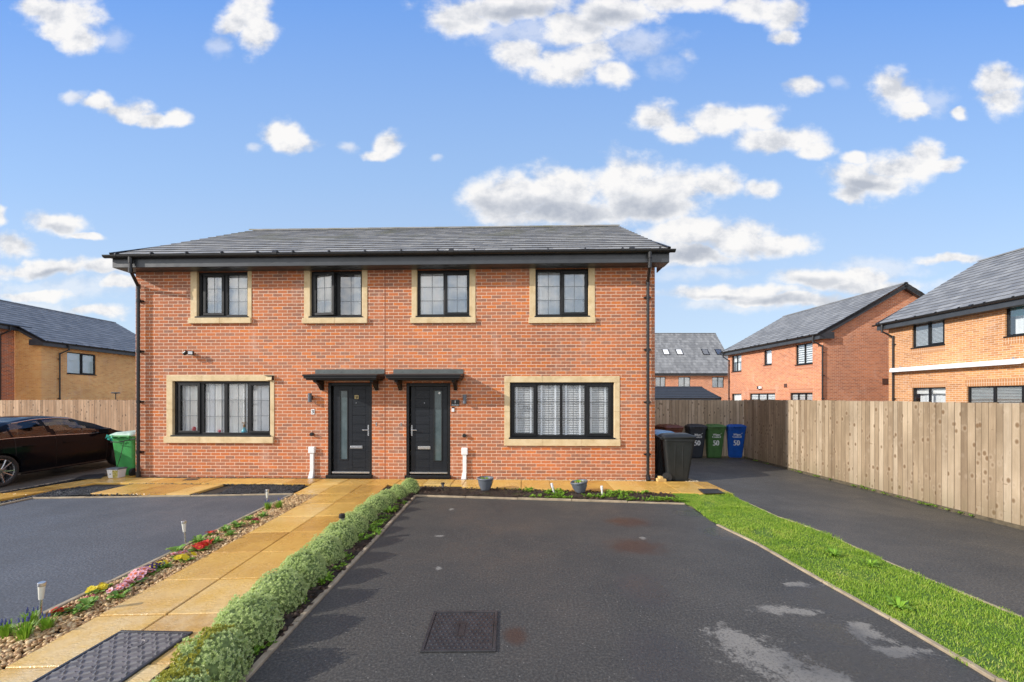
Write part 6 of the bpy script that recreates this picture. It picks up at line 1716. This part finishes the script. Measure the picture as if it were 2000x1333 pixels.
# ------------------------------------------------------------------ parked car
def lerp_tab(tab, u):
    for (a, va), (b, vb) in zip(tab[:-1], tab[1:]):
        if u <= b:
            t = (u-a)/(b-a); t = max(0.0, t); t2 = t*t*(3-2*t)
            return va+(vb-va)*(t*.5+t2*.5)
    return tab[-1][1]
def build_car(loc, rz):
    car = empty('parked_car', loc, rz, 'black saloon car with a sloping roof parked facing the brown fence', 'car')
    Lc, Rw, UR, UF = 4.75, .335, .98, 3.82
    ROOF = [(0,.93),(.12,1.0),(.5,1.06),(.9,1.20),(1.35,1.345),(1.9,1.415),(2.3,1.425),(2.7,1.385),(3.1,1.255),(3.45,1.09),(3.72,.97),(3.9,.93),(4.3,.855),(4.6,.74),(4.75,.60)]
    BELT = [(0,.90),(.6,.985),(1.2,1.0),(2.0,.985),(3.0,.955),(3.7,.93),(4.0,.885),(4.4,.80),(4.75,.58)]
    WID = [(0,.70),(.15,.80),(.5,.875),(1.0,.915),(2.4,.915),(3.6,.91),(4.2,.86),(4.5,.76),(4.75,.55)]
    def secs(u):
        wd = lerp_tab(WID, u); bt = lerp_tab(BELT, u); rf = max(lerp_tab(ROOF, u), bt+.015)
        sill = .20 if .3 < u < 4.4 else (.20+(.3-u)*.6 if u <= .3 else .20+(u-4.4)*.4)
        for uw in (UR, UF):
            Ra = .385; d = abs(u-uw)
            if d < Ra: sill = max(sill, .335+math.sqrt(Ra*Ra-d*d)*.96)
        def mz(z): return max(z, sill+.006)
        gh = max(0.0, min(1.0, (rf-bt)/.40))
        rl = wd-.03-.27*gh
        pts = [(wd*.955, sill), (wd*.985, mz(.36)), (wd*.995, mz(.52)), (wd, mz(.66)), (wd*.992, max(.80*min(1,bt/.9), sill+.02)), (wd*.965, bt-.03), (wd*.945, bt)]
        for k in range(1, 6):
            t = k/5; pts.append((wd*.945*(1-t)+rl*t + .02*math.sin(t*math.pi)*gh, bt+(rf-.045*gh-bt)*t))
        pts += [(rl-.10, rf-.008), (rl*.5, rf+.012), (0, rf+.018)]
        return pts
    US = np.unique(np.concatenate([np.linspace(0, Lc, 96), [UR-.385, UR+.385, UF-.385, UF+.385]])).tolist(); n = len(secs(1.0))
    body = MB(); roofm = MB(); panes = {'side_window': {}, 'windscreen': MB(), 'rear_window': MB()}
    parts = {}
    def seg_mb(key):
        if key not in parts: parts[key] = MB()
        return parts[key]
    rdoor = (1.24, 2.06); fdoor = (2.06, 3.32)
    def in_glass(u, t):  # t 0..1 belt to rail
        back = .66 + t*.62; front = 3.42 - t*.86
        if not (back+.10 < u < front-.07): return None
        if t < .06 or t > .90: return None
        for pil in (1.22+ t*.02, 2.075 + t*-.16):
            if abs(u-pil) < (.022 if pil < 1.5 else .055): return None
        return 0 if u < 1.24 else (1 if u < 2.06-t*.16 else 2)
    for sg in (-1, 1):
        for i in range(len(US)-1):
            u0, u1 = US[i], US[i+1]; A_, B_ = secs(u0), secs(u1); um = (u0+u1)/2
            for k in range(n-1):
                q = [(sg*A_[k][0], u0, A_[k][1]), (sg*B_[k][0], u1, B_[k][1]), (sg*B_[k+1][0], u1, B_[k+1][1]), (sg*A_[k+1][0], u0, A_[k+1][1])]
                if sg < 0: q = q[::-1]
                if 6 <= k <= 10:
                    ts = (k-6+.5)/5; gi = in_glass(um, ts)
                    if gi is not None: seg_mb(('side_window', sg, gi)).poly(q); continue
                if k >= 11:
                    if 3.02 < um < 3.70 and k >= 11: panes['windscreen'].poly(q); continue
                    if .48 < um < 1.12: panes['rear_window'].poly(q); continue
                if k < 6 and rdoor[0] < um < rdoor[1]: seg_mb(('door', sg, 0)).poly(q); continue
                if k < 6 and fdoor[0] < um < fdoor[1]: seg_mb(('door', sg, 1)).poly(q); continue
                body.poly(q)
    # closed ends, underside
    for u in (0, Lc):
        P = secs(u); pts = [(p[0], u, p[1]) for p in P] + [(-p[0], u, p[1]) for p in P[::-1][1:]]
        body.poly(pts if u > 1 else pts[::-1])
    body.box(-.78, .78, .35, 4.35, .22, .26)
    for uw in (UR, UF): body.box(-.60, .60, uw-.40, uw+.40, .26, .75)
    body.build('body', CARPAINT, car, off=(0,0,0), smooth=True)
    doors_ = {}
    for key, mb in parts.items():
        if key[0] == 'door':
            d = mb.build('door', CARPAINT, car, off=(0,0,0), smooth=True); sg = key[1]; doors_[key] = d
            u0, u1 = (rdoor, fdoor)[key[2]]; hu = u0+.14 if key[2] == 0 else u0+.16; wd = lerp_tab(WID, hu+.1)
            h = MB(); h.box(sg*(wd-.004)-.012, sg*(wd-.004)+.022, hu, hu+.22, .795, .825); h.build('door_handle', CARPAINT, d, off=(0,0,0), bevel=.008)
            s = MB(); s.box(sg*(wd*.96)-.016, sg*(wd*.96)+.016, u0+.01, u1-.01, .225, .25); s.build('sill_trim', BLACKPL, d, off=(0,0,0))
            # shut line
            s = MB()
            for uu in (u0, u1):
                P = secs(uu)
                for k in range(0, 6):
                    a, b = P[k], P[k+1]; s.raw([(sg*(a[0]+.0015),uu-.004,a[1]),(sg*(a[0]+.0015),uu+.004,a[1]),(sg*(b[0]+.0015),uu+.004,b[1]),(sg*(b[0]+.0015),uu-.004,b[1])], [(0,1,2,3)])
            s.build('door_seam', RUBBER, d, off=(0,0,0))
        else: mb.build('side_window', CARGLASS, car, off=(0,0,0), smooth=True)
    panes['windscreen'].build('windscreen', CARGLASS, car, off=(0,0,0), smooth=True); panes['rear_window'].build('rear_window', CARGLASS, car, off=(0,0,0), smooth=True)
    for sg in (-1, 1):
      for kk in (6, 11):
        tr = MB()
        for i in range(30):
            u0, u1 = .78+2.58*i/30, .78+2.58*(i+1)/30; a, b = secs(u0), secs(u1)
            for (k, o_) in ((kk, .006),):
                if k == 11 and not (1.35 < u0 < 2.6): continue
                tr.cyl((sg*(a[k][0]+o_), u0, a[k][1]+.004), (sg*(b[k][0]+o_), u1, b[k][1]+.004), .007, n=5)
        tr.build('window_trim', STEEL, car, off=(0,0,0))
    for sg in (-1, 1):
        m_ = MB(); M = Matrix.Translation((sg*1.0, 3.16, 1.0)) @ Matrix.Rotation(R(8)*sg, 4, 'Z')
        m_.box(-.11,.11,-.055,.065,-.065,.075,M); m_.box(-sg*.13 if sg > 0 else .06, -.06 if sg > 0 else .13, -.02,.03,-.075,-.03,M)
        m_.build('wing_mirror', CARPAINT, car, off=(0,0,0), bevel=.035, seg=3)
        for (zu, zz) in ((.06, .80),):
            t = MB(); t.box(sg*.70-.14, sg*.70+.14, -.005, .16, zz-.06, zz+.05); t.build('tail_light', REDP, car, off=(0,0,0), bevel=.02)
        t = MB(); t.box(sg*.60-.14, sg*.60+.14, 4.50, 4.66, .58, .68); t.build('headlight', GLASS, car, off=(0,0,0), bevel=.03)
        for uw in (UR, UF):
            w_ = MB(); M = Matrix.Translation((sg*.80, uw, Rw)) @ Matrix.Rotation(R(90)*sg, 4, 'Y')
            w_.lathe((0,0,0), [(.245,-.10),(.32,-.105),(Rw,-.085),(Rw,.085),(.325,.105),(.262,.108),(.258,.09)], 40, M); wo = w_.build('wheel', RUBBER, car, off=(0,0,0), smooth=True)
            r_ = MB(); r_.lathe((0,0,0), [(.258,.095),(.245,.102),(.238,.085),(.235,-.06)], 40, M)
            for k in range(5):
                for off_ in (-.17, .17):
                    a = k*2*math.pi/5; a2 = a+off_*.9
                    p0 = M @ Vector((.05*math.cos(a+off_*1.5), .05*math.sin(a+off_*1.5), .085)); p1 = M @ Vector((.15*math.cos(a+off_*1.25), .15*math.sin(a+off_*1.25), .09)); p2 = M @ Vector((.243*math.cos(a2+off_*.5), .243*math.sin(a2+off_*.5), .09))
                    r_.cyl(p0, p1, .014, n=6); r_.cyl(p1, p2, .014, .017, n=6)
            r_.lathe((0,0,0), [(.06,.07),(.06,.09),(.045,.098),(.001,.10)], 20, M)
            r_.build('rim', plain('alloy rim', (.42,.42,.43), .25, .85) if 'alloy rim' not in bpy.data.materials else bpy.data.materials['alloy rim'], wo, off=(0,0,0))
            r_ = MB(); r_.lathe((0,0,0), [(.001,.02),(.17,.02),(.17,0)], 24, M); r_.build('brake_disc', IRON, wo, off=(0,0,0))
    st = MB()
    for sx in (-.38, .38):
        for (u, ) in ((1.55,),(2.35,)):
            st.box(sx-.25, sx+.25, u, u+.45, .40, .58); Mx = Matrix.Translation((sx, u, .58)) @ Matrix.Rotation(R(16), 4, 'X')
            st.box(-.25,.25,-.10,.02,0,.52,Mx); st.box(-.13,.13,-.08,.0,.54,.70,Mx)
    st.build('seat', BLACKPL, car, off=(0,0,0), bevel=.05, seg=3)
    st = MB(); M = Matrix.Translation((.38, 3.02, .93)) @ Matrix.Rotation(R(65), 4, 'X')
    for k in range(24):
        a, b = k*2*math.pi/24, (k+1)*2*math.pi/24; st.cyl(M @ Vector((.18*math.cos(a), .18*math.sin(a), 0)), M @ Vector((.18*math.cos(b), .18*math.sin(b), 0)), .014, n=6)
    st.box(-.16,.16,-.02,.02,-.01,.01,M); st.build('steering_wheel', BLACKPL, car, off=(0,0,0))
    st = MB(); st.box(-.74, .74, 3.15, 3.60, .60, .90); st.build('dashboard', BLACKPL, car, off=(0,0,0), bevel=.05)
    return car
dirc = np.array([-.05, 1.0]); dirc /= np.linalg.norm(dirc)
pr = W(-10.60, 8.50); rz = TH + math.atan2(.05, 1.0)
ddir = np.array([-math.sin(rz), math.cos(rz)]); right = np.array([math.cos(rz), math.sin(rz)])
org = pr[:2] - ddir*.98 - right*.905
build_car((org[0], org[1], 0.0), rz)

# ornaments showing over the left fence
p = W(-11.7, 13.6); b = MB(); b.lathe((p[0]-.0, p[1]+.25, 1.72), [(.12,0),(.13,.06),(.10,.14),(.13,.15),(.06,.24),(.03,.25),(.03,.29),(.001,.30)], 16); b.cyl((p[0],p[1]+.25,0),(p[0],p[1]+.25,1.73), .03)
o = b.build('garden_lantern', IRON2); tag(o, 'dark domed lantern top showing above the brown fence', 'garden lantern')
b = MB(); p = W(-13.85, 14.2); b.cyl((p[0],p[1],0),(p[0],p[1],1.98), .012); b.box(p[0]-.11,p[0]+.11,p[1]-.06,p[1]+.06,1.98,2.02)
p = W(-13.4, 13.85)
b = MB(); b.cyl((p[0],p[1],0),(p[0],p[1],2.0), .014, n=8); b.lathe((p[0],p[1],2.0), [(.03,0),(.13,.02),(.10,.045),(.001,.05)], 14)
tag(b.build('bird_feeder', IRON2), 'thin pole with a small flat top above the brown fence', 'bird feeder')
